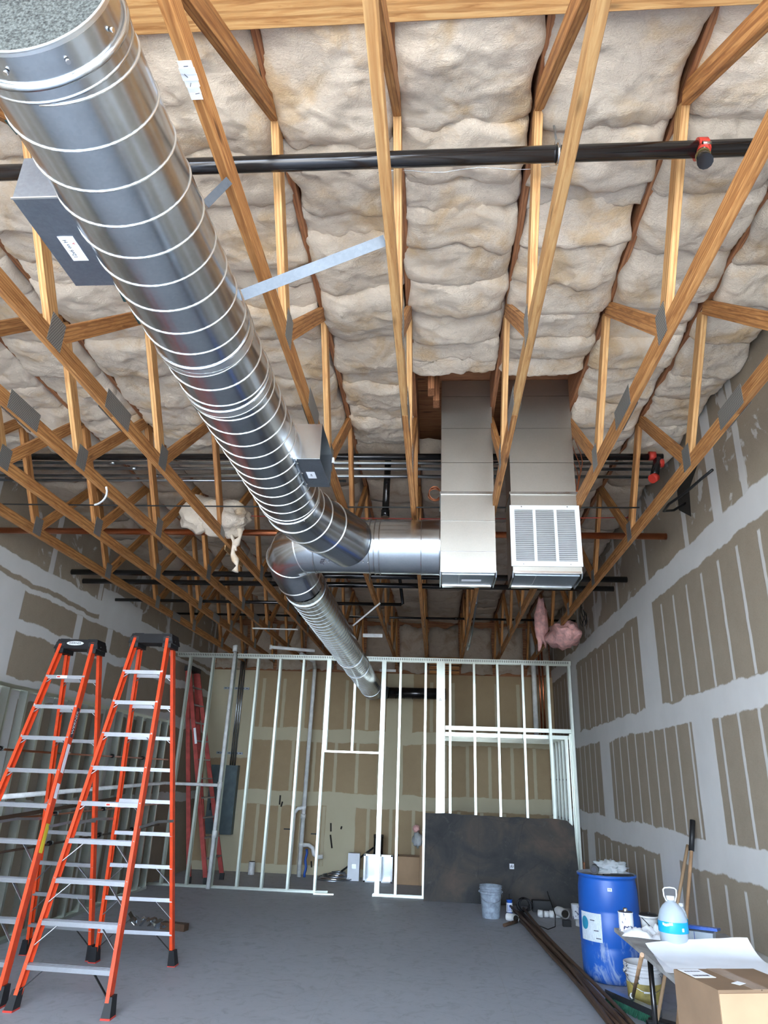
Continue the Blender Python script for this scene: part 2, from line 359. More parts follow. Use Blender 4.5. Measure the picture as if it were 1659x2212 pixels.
def tag(o, label, cat, group=None, kind=None):
    o['label'] = label; o['category'] = cat
    if group: o['group'] = group
    if kind: o['kind'] = kind
    return o
def thing(name, label, cat, loc=(0, 0, 0), rz=0.0, group=None):
    o = bpy.data.objects.new(name, None); COL.objects.link(o); o.location = loc; o.rotation_euler = (0, 0, rz); o.empty_display_size = 0.1
    o.matrix_basis = Matrix.Translation(loc) @ Matrix.Rotation(rz, 4, 'Z')
    return tag(o, label, cat, group)
def struct(o): o['kind'] = 'structure'; return o
_cache = {}
def member(name, p0, p1, w, h, m, parent, upv=(0, 0, 1)):
    """timber or bar with its own local frame, length along X (grain follows it)"""
    if isinstance(m, str): m = M[m]
    p0 = Vector(p0); p1 = Vector(p1); d = p1-p0; L = d.length; d.normalize(); u = Vector(upv); sd = u.cross(d)
    if sd.length < 1e-4: sd = Vector((1, 0, 0)).cross(d)
    sd.normalize(); u = d.cross(sd)
    k = (round(L, 3), w, h, m.name)
    if k not in _cache:
        bm = bmesh.new(); bmesh.ops.create_cube(bm, size=1.0, matrix=Matrix.Diagonal((L, w, h, 1)))
        bv = min(w, h)*0.05
        bmesh.ops.bevel(bm, geom=[e for e in bm.edges], offset=bv, segments=1, affect='EDGES')
        me = bpy.data.meshes.new(name); bm.to_mesh(me); bm.free(); me.materials.append(m); _cache[k] = me
    o = bpy.data.objects.new(name, _cache[k]); COL.objects.link(o)
    mm = Matrix(((d.x, sd.x, u.x, 0), (d.y, sd.y, u.y, 0), (d.z, sd.z, u.z, 0), (0, 0, 0, 1))); mm = Matrix.Translation((p0+p1)/2) @ mm
    if parent is not None: o.parent = parent; mm = wmat(parent).inverted() @ mm
    o.matrix_basis = mm
    return o
def cmember(name, p0, p1, dep, fl, m, parent, open_dir=(1, 0, 0), lip=0.008):
    """C-section steel stud from p0 to p1: web faces away from open_dir, flanges fl wide, web dep deep"""
    p0 = Vector(p0); p1 = Vector(p1); d = (p1-p0); L = d.length; d.normalize(); a = Vector(open_dir); a = (a-d*a.dot(d)).normalized(); b = d.cross(a)
    t = 0.002; h = dep/2
    prof = [(0, -h), (fl, -h), (fl, -h+lip), (fl-t, -h+lip), (fl-t, -h+t), (t, -h+t), (t, h-t), (fl-t, h-t), (fl-t, h-lip), (fl, h-lip), (fl, h), (0, h)]
    n = len(prof); vs = [p+a*(x-fl/2)+b*y for p in (p0, p1) for x, y in prof]
    fs = [(i, (i+1) % n, n+(i+1) % n, n+i) for i in range(n)]
    mb = MB(); mb.add(vs, fs); return mb.build(name, m, parent)
def text(name, s, size, M4, m, parent, ext=0.0008, align='CENTER'):
    cu = bpy.data.curves.new(name, 'FONT'); cu.body = s; cu.size = size; cu.extrude = ext; cu.align_x = align; cu.align_y = 'CENTER'; cu.resolution_u = 2
    to = bpy.data.objects.new(name, cu); COL.objects.link(to)
    bpy.context.view_layer.update(); dg = bpy.context.evaluated_depsgraph_get()
    me = bpy.data.meshes.new_from_object(to.evaluated_get(dg)); bpy.data.objects.remove(to); bpy.data.curves.remove(cu)
    me.materials.clear(); me.materials.append(M[m] if isinstance(m, str) else m)
    o = bpy.data.objects.new(name, me); COL.objects.link(o)
    if parent is not None: o.parent = parent; o.matrix_basis = wmat(parent).inverted() @ M4
    else: o.matrix_basis = M4
    return o
def basis(o, x, y):
    """matrix with local X along x, local Y along y, origin o"""
    x = Vector(x).normalized(); y = Vector(y); y = (y-x*y.dot(x)).normalized(); z = x.cross(y)
    return Matrix(((x.x, y.x, z.x, o[0]), (x.y, y.y, z.y, o[1]), (x.z, y.z, z.z, o[2]), (0, 0, 0, 1)))
def blob(center, rad, seed, amp=0.25, sub=3, freq=2.0, flat=1.0):
    bm = bmesh.new(); bmesh.ops.create_icosphere(bm, subdivisions=sub, radius=1.0)
    mb = MB(); vs = []
    for v in bm.verts:
        n = v.co.copy(); k = 1+amp*noise.noise(n*freq+Vector((seed*3.1, seed*1.7, seed)))+amp*0.5*noise.noise(n*freq*2.7+Vector((seed, 5, 1)))
        vs.append(Vector(center)+Vector((n.x*rad[0], n.y*rad[1], n.z*rad[2]*flat))*k)
    fs = [tuple(q.index for q in f.verts) for f in bm.faces]; bm.free(); mb.add(vs, fs, True); return mb

# ------------------------------------------------------------------ room
XL, XR, YB, YF, ZD = -4.42, 2.18, 13.5, -1.6, 4.82
ZC = 3.68            # underside of the truss bottom chords
YP = 11.58           # steel stud partition
struct(MB().box(((XL+XR)/2, (YF+YB)/2, -0.06), (XR-XL+0.6, YB-YF+0.6, 0.12)).build('floor', 'floor'))
struct(MB().box(((XL+XR)/2, (YF+YB)/2, ZD+0.05), (XR-XL+0.6, YB-YF+0.6, 0.10)).build('ceiling', 'wood_dark'))
struct(MB().box((XR+0.1, (YF+YB)/2+0.15, ZD/2), (0.2, YB-YF+0.3, ZD)).build('wall_right', 'dry_right'))
struct(MB().box((XL-0.1, (YF+YB)/2+0.15, ZD/2), (0.2, YB-YF+0.3, ZD)).build('wall_left', 'dry_left'))
struct(MB().box(((XL+XR)/2, YB+0.1, 1.765), (XR-XL+0.4, 0.2, 3.53)).build('wall_back', 'dry_back'))
struct(MB().box(((XL+XR)/2, YB+0.16, 4.18), (XR-XL+0.4, 0.08, 1.3)).build('trim_1', 'wood_dark'))
# front wall: unseen open shopfront, its opening heightened to let daylight deeper in
fr = MB(); fr.box((XL+0.15, YF, ZD/2), (0.7, 0.2, ZD)).box((XR-0.1, YF, ZD/2), (0.6, 0.2, ZD)).box(((XL+XR)/2, YF, 4.66), (XR-XL, 0.2, 0.32))
struct(fr.build('wall_front', 'dry_back'))
gnd = MB().box((-1.1, -31.8, -0.07), (80, 60, 0.12)).build('bounce_ground', plain('pale_bounce_ground', (0.55, 0.52, 0.47), 0.9)); struct(gnd)  # unseen outdoor ground, added pale to bounce sunlight up into the room

# ------------------------------------------------------------------ roof trusses
TX = {'L6': -3.79, 'L5': -3.20, 'L4': -2.61, 'L3': -2.0, 'L2': -1.42, 'L1': -0.775, 'C0': -0.20, 'R1': 0.445, 'R2': 1.09, 'R3': 1.70}
TL = {'L6': 'wooden roof truss nearest the left wall', 'L5': 'wooden roof truss second from the left wall',
 'L4': 'wooden roof truss third from the left wall, with a white cord loop', 'L3': 'wooden roof truss fourth from the left wall, running beneath the torn white batt',
 'L2': 'wooden roof truss with dark green wrap scraps, half hidden behind the big spiral duct',
 'L1': 'wooden roof truss just right of the big spiral duct, white paper stapled to it', 'C0': 'pale wooden roof truss running overhead just left of the two tall rectangular ducts',
 'R1': 'pale wooden roof truss running between the two tall rectangular ducts', 'R2': 'split-edged wooden roof truss just right of the louvred duct',
 'R3': 'paint-flecked wooden roof truss nearest the right wall'}
PK = [-0.14+1.5*k for k in range(10)]; PK[1] = 1.12          # lower panel points
TH = 4.56
trusses = {}
for key, tx in TX.items():
    t = thing('roof_truss', TL[key], 'truss', (tx, 0, ZC), 0, 'wooden roof trusses'); trusses[key] = t
    wl = 'wood_light' if key in ('C0', 'R1') else 'wood'
    member('bottom_chord', (tx, YF+0.1, ZC+0.0445), (tx, 3.6, ZC+0.0445), 0.038, 0.089, wl, t)
    member('bottom_chord', (tx, 3.602, ZC+0.0445), (tx, 9.6, ZC+0.0445), 0.038, 0.089, 'wood', t)
    member('bottom_chord', (tx, 9.602, ZC+0.0445), (tx, YB-0.01, ZC+0.0445), 0.038, 0.089, 'wood', t)
    member('top_chord', (tx, YF+0.1, (TH+ZD)/2), (tx, YB-0.01, (TH+ZD)/2), 0.038, ZD-TH, 'wood_dark', t)
    plates = []
    for i, pk in enumerate(PK):
        tp = (-0.14+1.5*i)+0.94; nx = PK[i+1] if i < 9 else 99
        if i == 0: tp = 0.55
        if tp < YB-0.1:
            member('web', (tx, pk+0.05, ZC+0.10), (tx, tp-0.03, TH-0.005), 0.089, 0.037, 'wood', t, (1, 0, 0))
            if nx < YB: member('web', (tx, tp+0.02, TH-0.005), (tx, nx-0.01, ZC+0.10), 0.089, 0.037, 'wood_light' if nx < 5 else 'wood', t, (1, 0, 0))
        plates.append((pk, 0.13, 0.165, ZC+0.088))
    plates += [(3.62, 0.33, 0.125, ZC+0.055), (9.6, 0.30, 0.10, ZC+0.048)]
    for (py, a, b, pz) in plates:
        if py < 0: continue
        mb = MB()
        for sx in (-1, 1): mb.box((tx+sx*0.0205, py, pz), (0.0015, a, b))
        mb.build('nail_plate', 'plate', t, loc=(tx, py, pz))
# stapled things on chords
mb = MB()
for i in range(6):
    y0 = 1.41+i*0.021; mb.box((-0.775-0.0005, y0, ZC-0.002-0.0015*math.sin(i*1.7)), (0.044+0.006*math.sin(i), 0.022, 0.0012), Matrix.Rotation(0.05*math.sin(i*2.1), 3, 'X'))
tg = tag(mb.build('paper_tag', 'paper', None), 'white crumpled paper stapled under the truss beside the spiral duct', 'paper')
for i in range(4): MB().box((-0.775+0.01*math.sin(i*5), 1.415+i*0.03, ZC-0.0045), (0.014, 0.0015, 0.001), Matrix.Rotation(i, 3, 'Z')).build('staple', 'ink', tg)
mb = MB()
for i in range(11):
    y0 = 1.15+i*0.15+R.uniform(-.03, .03)
    if i in (4,): continue
    mb.box((-1.42-0.002, y0, ZC-0.002), (0.05, R.uniform(.05, .13), 0.003), Matrix.Rotation(R.uniform(-.2, .2), 3, 'Z'))
tag(mb.build('wrap_scraps', 'vinyl', None), 'dark green wrap scraps stapled under the truss left of the spiral duct', 'wrap', kind='stuff')
tag(MB().beam((-2.0-0.022, 6.1, 3.72), (-2.0-0.022, 6.72, 3.73), 0.012, 0.17).build('strand_board_patch', 'osb', None), 'flaky strand board offcut nailed to the side of a truss above the middle ladder', 'board')
MB()
cord = MB().tube([(-2.61-0.06+0.12*math.cos(a), 4.9+0.35*a/PI-0.2, ZC-0.06*math.sin(a)) for a in [i*PI/10 for i in range(11)]], 0.008, 8)
tag(cord.build('cord_loop', 'rag', None), 'white cord looped beneath a truss left of the spiral duct', 'cord')
# cross beam
bmx = thing('cross_beam', 'broad knotty timber crossing the trusses at the top of the picture', 'beam', (0, 1.75, 4.50))
member('timber', (XL, 1.74, 4.505), (XR, 1.74, 4.505), 0.19, 0.09, 'wood_light', bmx)
# blocking seen inside the roof opening left of the plenum
for i, (bx, by) in enumerate(((-0.06, 4.62), (-0.02, 4.80))):
    tag(member('roof_blocking', (bx-0.0, by, 4.45), (bx, by, 4.81), 0.05, 0.12, 'wood_dark', None, (0, 1, 0)), ['dark red-brown block in the roof opening beside the left rectangular duct, nearer one', 'dark red-brown block in the roof opening beside the left rectangular duct, farther one'][i], 'block')

# ------------------------------------------------------------------ insulation batts
bays = [(XL, 'L6', 'beside the left wall'), ('L6', 'L5', 'second from the left wall'), ('L5', 'L4', 'third from the left wall'), ('L4', 'L3', 'fourth from the left wall'),
 ('L3', 'L2', 'fifth from the left wall'), ('L2', 'L1', 'above the big spiral duct'), ('L1', 'C0', 'between spiral duct and left rectangular duct'),
 ('C0', 'R1', 'over the left rectangular duct'), ('R1', 'R2', 'over the louvred rectangular duct'), ('R2', 'R3', 'just right of the louvred duct'), ('R3', XR, 'against the right wall')]
ORD = ['first', 'second', 'third', 'fourth', 'fifth', 'sixth', 'seventh', 'eighth', 'ninth', 'tenth', 'eleventh', 'twelfth', 'thirteenth', 'fourteenth', 'fifteenth', 'sixteenth', 'seventeenth', 'eighteenth', 'nineteenth', 'twentieth', 'twenty-first', 'twenty-second', 'twenty-third', 'twenty-fourth', 'twenty-fifth', 'twenty-sixth', 'twenty-seventh', 'twenty-eighth']
def batt(x0, x1, y0, y1, z, seed, m, nx, ny, thick=0.19, tilt=0.0):
    S = Vector((seed*7.31, seed*3.77, seed*1.13)); mb = MB(); vs = []; fs = []
    cx = (x0+x1)/2; cy = (y0+y1)/2; wx = x1-x0; wy = y1-y0
    for j in range(ny+1):
        for i in range(nx+1):
            u = -1+2*i/nx; v = -1+2*j/ny
            ex = 1-abs(u)**5; ey = 1-abs(v)**5
            prof = (max(ex, 0)**0.30)*(max(ey, 0)**0.26)
            px = cx+u*wx/2; py = cy+v*wy/2
            q = Vector((px, py, 0))
            n1 = noise.noise(q*3.0+S); n2 = noise.noise(q*8.0+S*2); n3 = noise.noise(q*21.0+S)
            edge = 1-prof
            px += (noise.noise(q*5+S*3)*0.030)*abs(u)**2 + (0.034 if u > 0 else -0.034)*prof*abs(u)**2*(1+1.2*noise.noise(Vector((0, py*4.5, seed))))
            py += (noise.noise(Vector((px*4, seed, 1)))*0.085+noise.noise(Vector((px*15, seed, 4)))*0.028)*abs(v)**1.5
            dz = -thick*prof*(0.90+0.16*n1) - 0.018*n2*prof - 0.010*n3 - tilt*v*1.6 + 0.018*abs(noise.noise(q*6.5+S*5)) + 0.012*abs(noise.noise(Vector((px*14, py*22, 0))+S*5)) + 0.008*noise.noise(q*45+S)
            # transverse creases
            dz += 0.030*noise.noise(Vector((px*1.8, py*2.6, seed*0.7)))*prof
            vs.append((px-cx, py-cy, dz))
    for j in range(ny):
        for i in range(nx):
            a = j*(nx+1)+i; fs.append((a, a+nx+1, a+nx+2, a+1))
    mb.add(vs, fs, True); o = mb.build('insulation_batt', m); o.location = (cx, cy, z); return o
bn = 0
for bi, (a, b, where) in enumerate(bays):
    xa = a if not isinstance(a, str) else TX[a]; xb = b if not isinstance(b, str) else TX[b]
    g = 0.026; rr = random.Random(100+bi)
    ys = [-1.45, -0.3, 0.75]
    ys.append(1.72 if bi != 7 else 1.60); ys.append(2.42+rr.uniform(-.05, .08))
    if bi in (7, 8): ys += [2.72+rr.uniform(-.03, .03), 2.90, 3.16, 3.46, 3.76, 4.06, 4.30, 4.46]
    else:
        while ys[-1] < 5.2: ys.append(ys[-1]+rr.choice([0.20, 0.30, 0.34, 0.42, 0.48]))
    while ys[-1] < 13.0: ys.append(ys[-1]+rr.uniform(0.42, 0.8))
    ys[-1] = 13.46; k = 0
    for j in range(len(ys)-1):
        y0, y1 = ys[j], ys[j+1]
        if bi in (7, 8) and y0 > 4.4 and y0 < 5.42:
            continue
        near = y1 < 6.5
        nx, ny = (34, max(14, int((y1-y0)*58))) if near and y1 > 0.8 else (12, 9)
        z = ZD-0.16+rr.uniform(-0.012, 0.012)
        o = batt(xa+g*0.3, xb-g*1.15, y0-0.05, y1+0.02, z, bn+1, 'batt' if y0 < 5.6 else 'batt_rear', nx, ny, 0.19 if y1-y0 > .25 else 0.13, rr.uniform(-.014, .022))
        if bi in (7, 8) and y0 > 3.9 and y0 < 4.4: o.location.z -= 0.05
        lab = '%s batt, %s from front in the bay %s' % ('cream' if y0 < 5.6 else 'brownish', ORD[k], where)
        o.rotation_euler = (0, 0, rr.uniform(-.03, .03))
        tag(o, lab, 'insulation', 'fibreglass batts between the roof trusses'); k += 1; bn += 1
# batts standing in the end wall above the drywall
for bi, (a, b, where) in enumerate(bays):
    xa = a if not isinstance(a, str) else TX[a]; xb = b if not isinstance(b, str) else TX[b]
    o = batt(xa+0.03, xb-0.03, -0.45, 0.45, 0, 300+bi, 'batt_rear', 10, 14, 0.10)
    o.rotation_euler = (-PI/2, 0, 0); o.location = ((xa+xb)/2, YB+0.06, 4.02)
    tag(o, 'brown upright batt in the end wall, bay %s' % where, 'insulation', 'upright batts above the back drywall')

# ------------------------------------------------------------------ fallen insulation
o = blob((0, 0, 0), (0.29, 0.13, 0.16), 4, 0.45, 4, 1.3).build('loose_insulation', 'batt', None); o.location = (-2.03, 5.92, 3.90); o.rotation_euler = (0, 0.2, 0)
tag(o, 'torn cream batt slumped over the trusses left of the round duct elbow', 'insulation')
mb = blob((0, 0, 0), (0.15, 0.14, 0.15), 9, 0.6, 3, 2.0); o = mb.build('loose_insulation', 'batt', None); o.location = (-2.27, 5.95, 3.93); tag(o, 'small cream batt flap hanging left of the torn batt', 'insulation')
mb = MB(); pp = [(-1.87+0.030*math.sin(i*1.1), 5.96, 3.82-0.055*i) for i in range(9)]
mb.tube(pp, [0.024+0.015*math.sin(i*2.3+1) for i in range(9)], 10); mb.tube([(-1.95, 5.95, 3.78), (-1.90, 5.95, 3.68), (-1.87, 5.96, 3.58)], 0.016, 8)
tag(mb.build('insulation_strand', 'batt', None), 'thin white twist of batt dangling below the trusses left of the duct elbow', 'insulation')
for nm, c, r_, sd_, lb in (('pink_batt', (1.77, 9.7, 3.60), (0.22, 0.42, 0.17), 21, 'pink fibreglass batt sagging beside the right wall'), ('pink_batt', (1.53, 10.2, 3.86), (0.09, 0.12, 0.34), 23, 'narrow pink batt hanging upright between trusses left of the sagging pink one')):
    o = blob((0, 0, 0), r_, sd_, 0.5, 3, 1.8).build(nm, 'pink', None); o.location = c; tag(o, lb, 'insulation')

# ------------------------------------------------------------------ pipes across the ceiling
def pipe(name, label, y, z, r, m, x0=XL+0.01, x1=XR-0.01, cat='pipe', couple=(), n=16, sag=0.0):
    N = 2 if not sag else 14
    pts = [(x0+(x1-x0)*i/(N-1), y, z-sag*math.sin(PI*i/(N-1))) for i in range(N)]
    t = thing(name, label, cat, ((x0+x1)/2, y, z))
    MB().tube(pts, r, n).build('pipe_run', m, t)
    for cx in couple: MB().tube([(cx-0.03, y, z), (cx+0.03, y, z)], r*1.25, n).build('coupling', m, t)
    return t
sp = pipe('sprinkler_pipe', 'thick black steel sprinkler pipe crossing the near ceiling', 2.30, 4.26, 0.036, 'black_pipe')
# hanger ring + rod
hg = MB().tube([(0.515, 2.30+0.041*math.cos(a), 4.26+0.041*math.sin(a)) for a in [i*PI/12 for i in range(24)]], 0.007, 8, closed=True)
ho = hg.build('hanger_ring', 'galv', sp); MB().tube([(0.515, 2.30, 4.30), (0.515, 2.36, 4.60)], 0.005, 8).build('hanger_rod', 'conduit', ho)
MB().box((0.515, 2.30, 4.315), (0.02, 0.03, 0.03)).build('hanger_nut', 'galv', ho)
rc = MB(); rc.tube([(1.105, 2.3, 4.26), (1.145, 2.3, 4.26)], 0.047, 20); rc.tube([(1.125, 2.27, 4.23), (1.10, 2.24, 4.16)], 0.028, 12)
rc.box((1.125, 2.265, 4.225), (0.03, 0.05, 0.05)); rco = rc.build('red_tee', 'red', sp)
MB().tube([(1.140, 2.24, 4.225), (1.105, 2.235, 4.222)], 0.008, 8).build('bolt', 'bright', rco)
el = MB().tube([(1.10, 2.24, 4.17), (1.09, 2.22, 4.12), (1.085, 2.20, 4.08)], [0.026, 0.028, 0.032], 12).build('sprinkler_elbow', 'black_pipe', sp)
MB().tube([(1.096, 2.234, 4.152), (1.095, 2.231, 4.144)], 0.031, 12).build('brass_nut', plain('brass', (0.35, 0.25, 0.1), 0.35, 0.8), sp)
tag(MB().tube([(-0.3+0.08*i, 2.46, 4.36+0.012*math.sin(i*1.3)) for i in range(12)], 0.0012, 5).build('tie_wire', 'galv', None), 'thin bright tie wire strung behind the near sprinkler pipe', 'wire')
p2 = pipe('sprinkler_pipe', 'black steel pipe above three grey conduits, crossing behind the tall ducts', 5.66, 4.40, 0.030, 'black_pipe', x1=1.98)
for (cx, cz) in ((1.88, 4.40), (1.94, 4.33)):
    MB().tube([(cx-0.025, 5.64, cz), (cx+0.03, 5.64, cz)], 0.040, 14).build('red_coupling', 'red', p2)
MB().tube([(1.93, 5.64, 4.37), (1.86, 5.60, 4.16)], 0.036, 12).build('black_elbow', 'black_pipe', p2)
MB().tube([(1.84, 5.58, 4.15), (1.88, 5.60, 4.18)], 0.040, 12).build('red_coupling', 'red', p2)
MB().tube([(1.42, 5.66, 4.43), (1.42, 5.66, 4.6)], 0.005, 6).build('hanger_rod', 'galv', p2)
MB().tube([(1.45, 5.66+0.034*math.cos(a), 4.40+0.034*math.sin(a)) for a in [i*PI/8 for i in range(16)]], 0.006, 6, closed=True).build('hanger_ring', 'galv', p2)
for i, (cy, cz, nm) in enumerate(((5.74, 4.375, 'topmost'), (5.78, 4.335, 'middle'), (5.84, 4.285, 'lowest'))):
    pipe('grey_conduit', '%s of three grey metal conduits running under the black sprinkler pipe behind the tall ducts' % nm, cy, cz, 0.015, 'conduit', couple=(-3.1+0.2*i, 1.15-0.05*i), cat='conduit', x1=1.95, n=10)
for i, (cy, cz) in enumerate(((6.05, 4.33), (6.12, 4.36))):
    pipe('grey_conduit', ['dull grey conduit just behind the group of three', 'dull grey conduit second behind the group of three'][i], cy, cz, 0.013, 'conduit', x0=XL+0.01, x1=-0.9, cat='conduit', n=8)
c_ = pipe('black_cable', 'thin black cable strung level across all the trusses', 5.62, 3.90, 0.007, 'cable', x1=1.72, cat='cable', sag=0.012, n=8)
pipe('red_wire', 'thin red wire strung across the ceiling behind the black cable', 6.6, 4.18, 0.004, 'red', x0=-2.6, x1=1.9, cat='wire', sag=0.03, n=6)
pipe('copper_pipe', 'long copper pipe crossing the ceiling through the trusses', 6.22, 3.85, 0.031, 'copper', x1=2.12)
for i, (cy, cz, x1, lb, r_) in enumerate(((7.72, 3.85, 2.14, 'black steel pipe right behind the tall ducts, nearest of the rear three', 0.034), (8.02, 3.82, 2.06, 'black steel pipe second of the rear three behind the ducts', 0.032), (8.95, 3.81, -0.48, 'short black steel pipe ending in an elbow behind the round cross duct', 0.022))):
    q = pipe('black_pipe', lb, cy, cz, r_, 'black_pipe', x1=x1)
    if i == 2: MB().tube([(-0.50, 8.95, 3.81), (-0.46, 8.95, 3.83), (-0.47, 8.9, 3.90), (-0.50, 8.6, 4.15), (-0.52, 8.4, 4.3)], 0.022, 10).build('pipe_bend', 'black_pipe', q)
pipe('grey_conduit', 'pale conduit between the rear black pipes', 7.86, 3.92, 0.018, 'conduit', x0=-1.8, x1=0.4, cat='conduit', n=8)
pipe('black_pipe', 'thin black pipe crossing far back near the partition top', 10.9, 4.06, 0.018, 'black_pipe', n=8, couple=(0.3,))
dr = thing('drain_stub', 'black vertical pipe stub hanging between trusses left of the plenum', 'pipe', (-0.48, 5.95, 4.0))
MB().tube([(-0.48, 5.95, 4.55), (-0.49, 5.95, 3.94)], 0.032, 14).build('pipe_run', 'black_pipe', dr); MB().tube([(-0.49, 5.95, 3.99), (-0.49, 5.95, 3.92)], 0.040, 14).build('pipe_cap', 'black_pipe', dr)
pipe('conduit_drop', 'slim grey conduit hanging slantwise near the partition right of centre', 9.5, 4.2, 0.001, 'conduit', x0=0.5, x1=0.501, cat='conduit') if False else None
cd_ = thing('conduit_drop', 'slim bright conduit with couplings dropping towards the top of the partition', 'conduit', (0.52, 10, 3.9))
MB().tube([(0.60, 9.3, 4.4), (0.52, 10.4, 3.72), (0.49, 11.2, 3.62)], 0.014, 8).build('pipe_run', 'conduit', cd_)
for q in ((0.56, 9.85, 4.06), (0.50, 10.95, 3.65)): MB().tube([Vector(q)-Vector((0, .03, -.02)), Vector(q)+Vector((0, .03, -.02))], 0.022, 8).build('coupling', 'conduit', cd_)
# junction of wires by the plenum
mb = MB()
for i in range(7):
    a0 = i*0.9; mb.tube([(-0.03+0.05*math.cos(a0+q*0.6)*(1+0.2*i/7), 5.5+0.01*i, 3.98+0.06*math.sin(a0+q*0.6)) for q in range(9)], 0.004, 5)
tag(mb.build('wire_bundle', 'copper', None), 'tangle of brown wires beside the left rectangular duct above the cross duct', 'wire')
mb = MB()
for i in range(6): mb.tube([(1.10+0.02*i+0.03*math.sin(q+i), 5.44, 4.50-0.085*q) for q in range(8)], 0.004, 5)
tag(mb.build('wire_bundle', 'copper', None), 'brown wires hanging down the right side of the louvred duct', 'wire')

# ------------------------------------------------------------------ ducts
def ring(mb, c, r, t, axis='Y', n=40, rad=0.006):
    pts = []
    for k in range(n):
        a = 2*PI*k/n
        if axis == 'Y': pts.append((c[0]+r*math.cos(a), c[1], c[2]+r*math.sin(a)))
        else: pts.append((c[0], c[1]+r*math.cos(a), c[2]+r*math.sin(a)))
    mb.tube(pts, rad, 6, closed=True)
def helix(mb, p0, p1, r0, r1, pitch, rad, ph=0.0, n=40):
    p0 = Vector(p0); p1 = Vector(p1); d = p1-p0; L = d.length; T = int(L/pitch*n); d.normalize()
    sd = d.cross(Vector((0, 0, 1))).normalized(); u = sd.cross(d); pts = []
    for i in range(T+1):
        f = i/T; a = ph+2*PI*i/n; r = r0+(r1-r0)*f
        pts.append(p0+d*(L*f)+(sd*math.cos(a)+u*math.sin(a))*r)
    mb.tube(pts, rad, 5)
DX, DZ, DR = -1.0, 3.42, 0.205
d1 = thing('spiral_duct', 'large shiny spiral duct running overhead from the top left corner', 'duct', (DX, 2.8, DZ))
MB().tube([(DX, 1.04, DZ), (DX, 1.135, DZ)], DR-0.004, 56, cap=False).build('end_collar', 'galv', d1)
MB().tube([(DX, y, DZ) for y in (1.135, 1.5, 2.0, 2.5, 3, 3.5, 4.0, 4.3)], DR, 56, cap=False).build('duct_body', 'galv', d1)
mb = MB(); mb.tube([(DX, 1.038, DZ), (DX, 1.05, DZ)], DR-0.002, 56, cap=False); ring(mb, (DX, 1.038, DZ), DR-0.004, 0, rad=0.004, n=56)
mb.build('rolled_rim', 'seam', d1)
mb = MB(); ring(mb, (DX, 1.125, DZ), DR+0.001, 0, rad=0.009, n=56); mb.build('collar_bead', 'galv', d1); mb = MB(); ring(mb, (DX, 1.165, DZ), DR, 0, rad=0.004, n=56); mb.build('collar_bead', 'galv', d1)
MB().tube([(DX, 1.046, DZ), (DX, 1.054, DZ)], DR-0.006, 56).build('liner', 'foam', d1)
mb = MB(); helix(mb, (DX, 1.17, DZ), (DX, 4.22, DZ), DR+0.001, DR+0.001, 0.136, 0.0036, -PI/2); mb.build('spiral_seam', 'seam', d1)
for ya_, yb_2 in ((2.36, 2.42), (2.72, 2.77)): MB().tube([(DX, ya_, DZ), (DX, yb_2, DZ)], DR+0.003, 48, cap=False).build('joint_band', 'seam', d1)
for ry, rw in ((2.77, .004), (2.36, .006), (2.42, .004), (2.72, .005), (4.22, .006)):
    mb = MB(); ring(mb, (DX, ry, DZ), DR+0.002, 0, rad=rw, n=48); mb.build('joint_ring', 'galv', d1)
for (yy, aa) in ((1.085, -1.75), (1.085, -2.3), (1.085, -1.0), (1.09, -0.3), (4.24, -1.9), (4.24, -1.0), (4.24, -0.2)):
    q = Vector((DX+DR*math.cos(aa), yy, DZ+DR*math.sin(aa))); nrm = Vector((math.cos(aa), 0, math.sin(aa)))
    MB().tube([q-nrm*0.002, q+nrm*0.006], 0.006, 8).build('screw', 'bright', d1)
# angled take-off into the cross duct
tk = [((-1.0, 4.24, 3.42), 0.203), ((-0.995, 4.40, 3.42), 0.205), ((-0.945, 4.60, 3.415), 0.205), ((-0.86, 4.80, 3.41), 0.205), ((-0.76, 5.0, 3.405), 0.205), ((-0.70, 5.14, 3.40), 0.205)]
MB().tube([a for a, b in tk], [b for a, b in tk], 48, cap=False).build('takeoff_elbow', 'galv', d1)
mb = MB()
for a, b, dr_ in ((tk[1][0], 0.207, (0.05, 1, 0)), (tk[2][0], 0.207, (0.32, 1, 0)), (tk[3][0], 0.207, (0.45, 1, 0))):
    dv = Vector(dr_).normalized(); sd = dv.cross(Vector((0, 0, 1))).normalized()
    mb.tube([Vector(a)+sd*b*math.cos(q*PI/20)+Vector((0, 0, 1))*b*math.sin(q*PI/20) for q in range(40)], 0.0045, 5, closed=True)
mb.build('elbow_bead', 'seam', d1)
# near register tap (closed)
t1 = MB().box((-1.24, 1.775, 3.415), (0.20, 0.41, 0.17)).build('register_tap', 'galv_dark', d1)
MB().box((-1.24, 1.568, 3.33), (0.205, 0.006, 0.005)).build('bright_edge', 'seam', t1)
lb = MB().box((-1.253, 1.79, 3.3287), (0.055, 0.115, 0.0012)).build('sticker', 'paper', t1)
text('lettering', '12x6 on H', 0.020, basis((-1.262, 1.79, 3.3278), (0, -1, 0), (-1, 0, 0)), 'ink', t1, 0.0003)
text('lettering', 'A', 0.014, basis((-1.238, 1.765, 3.3278), (0, -1, 0), (-1, 0, 0)), 'red', t1, 0.0003)
for yy in (1.62, 1.78, 1.94): MB().tube([(-1.145, yy, 3.334), (-1.147, yy, 3.318)], 0.008, 8).build('screw', 'bright', t1)
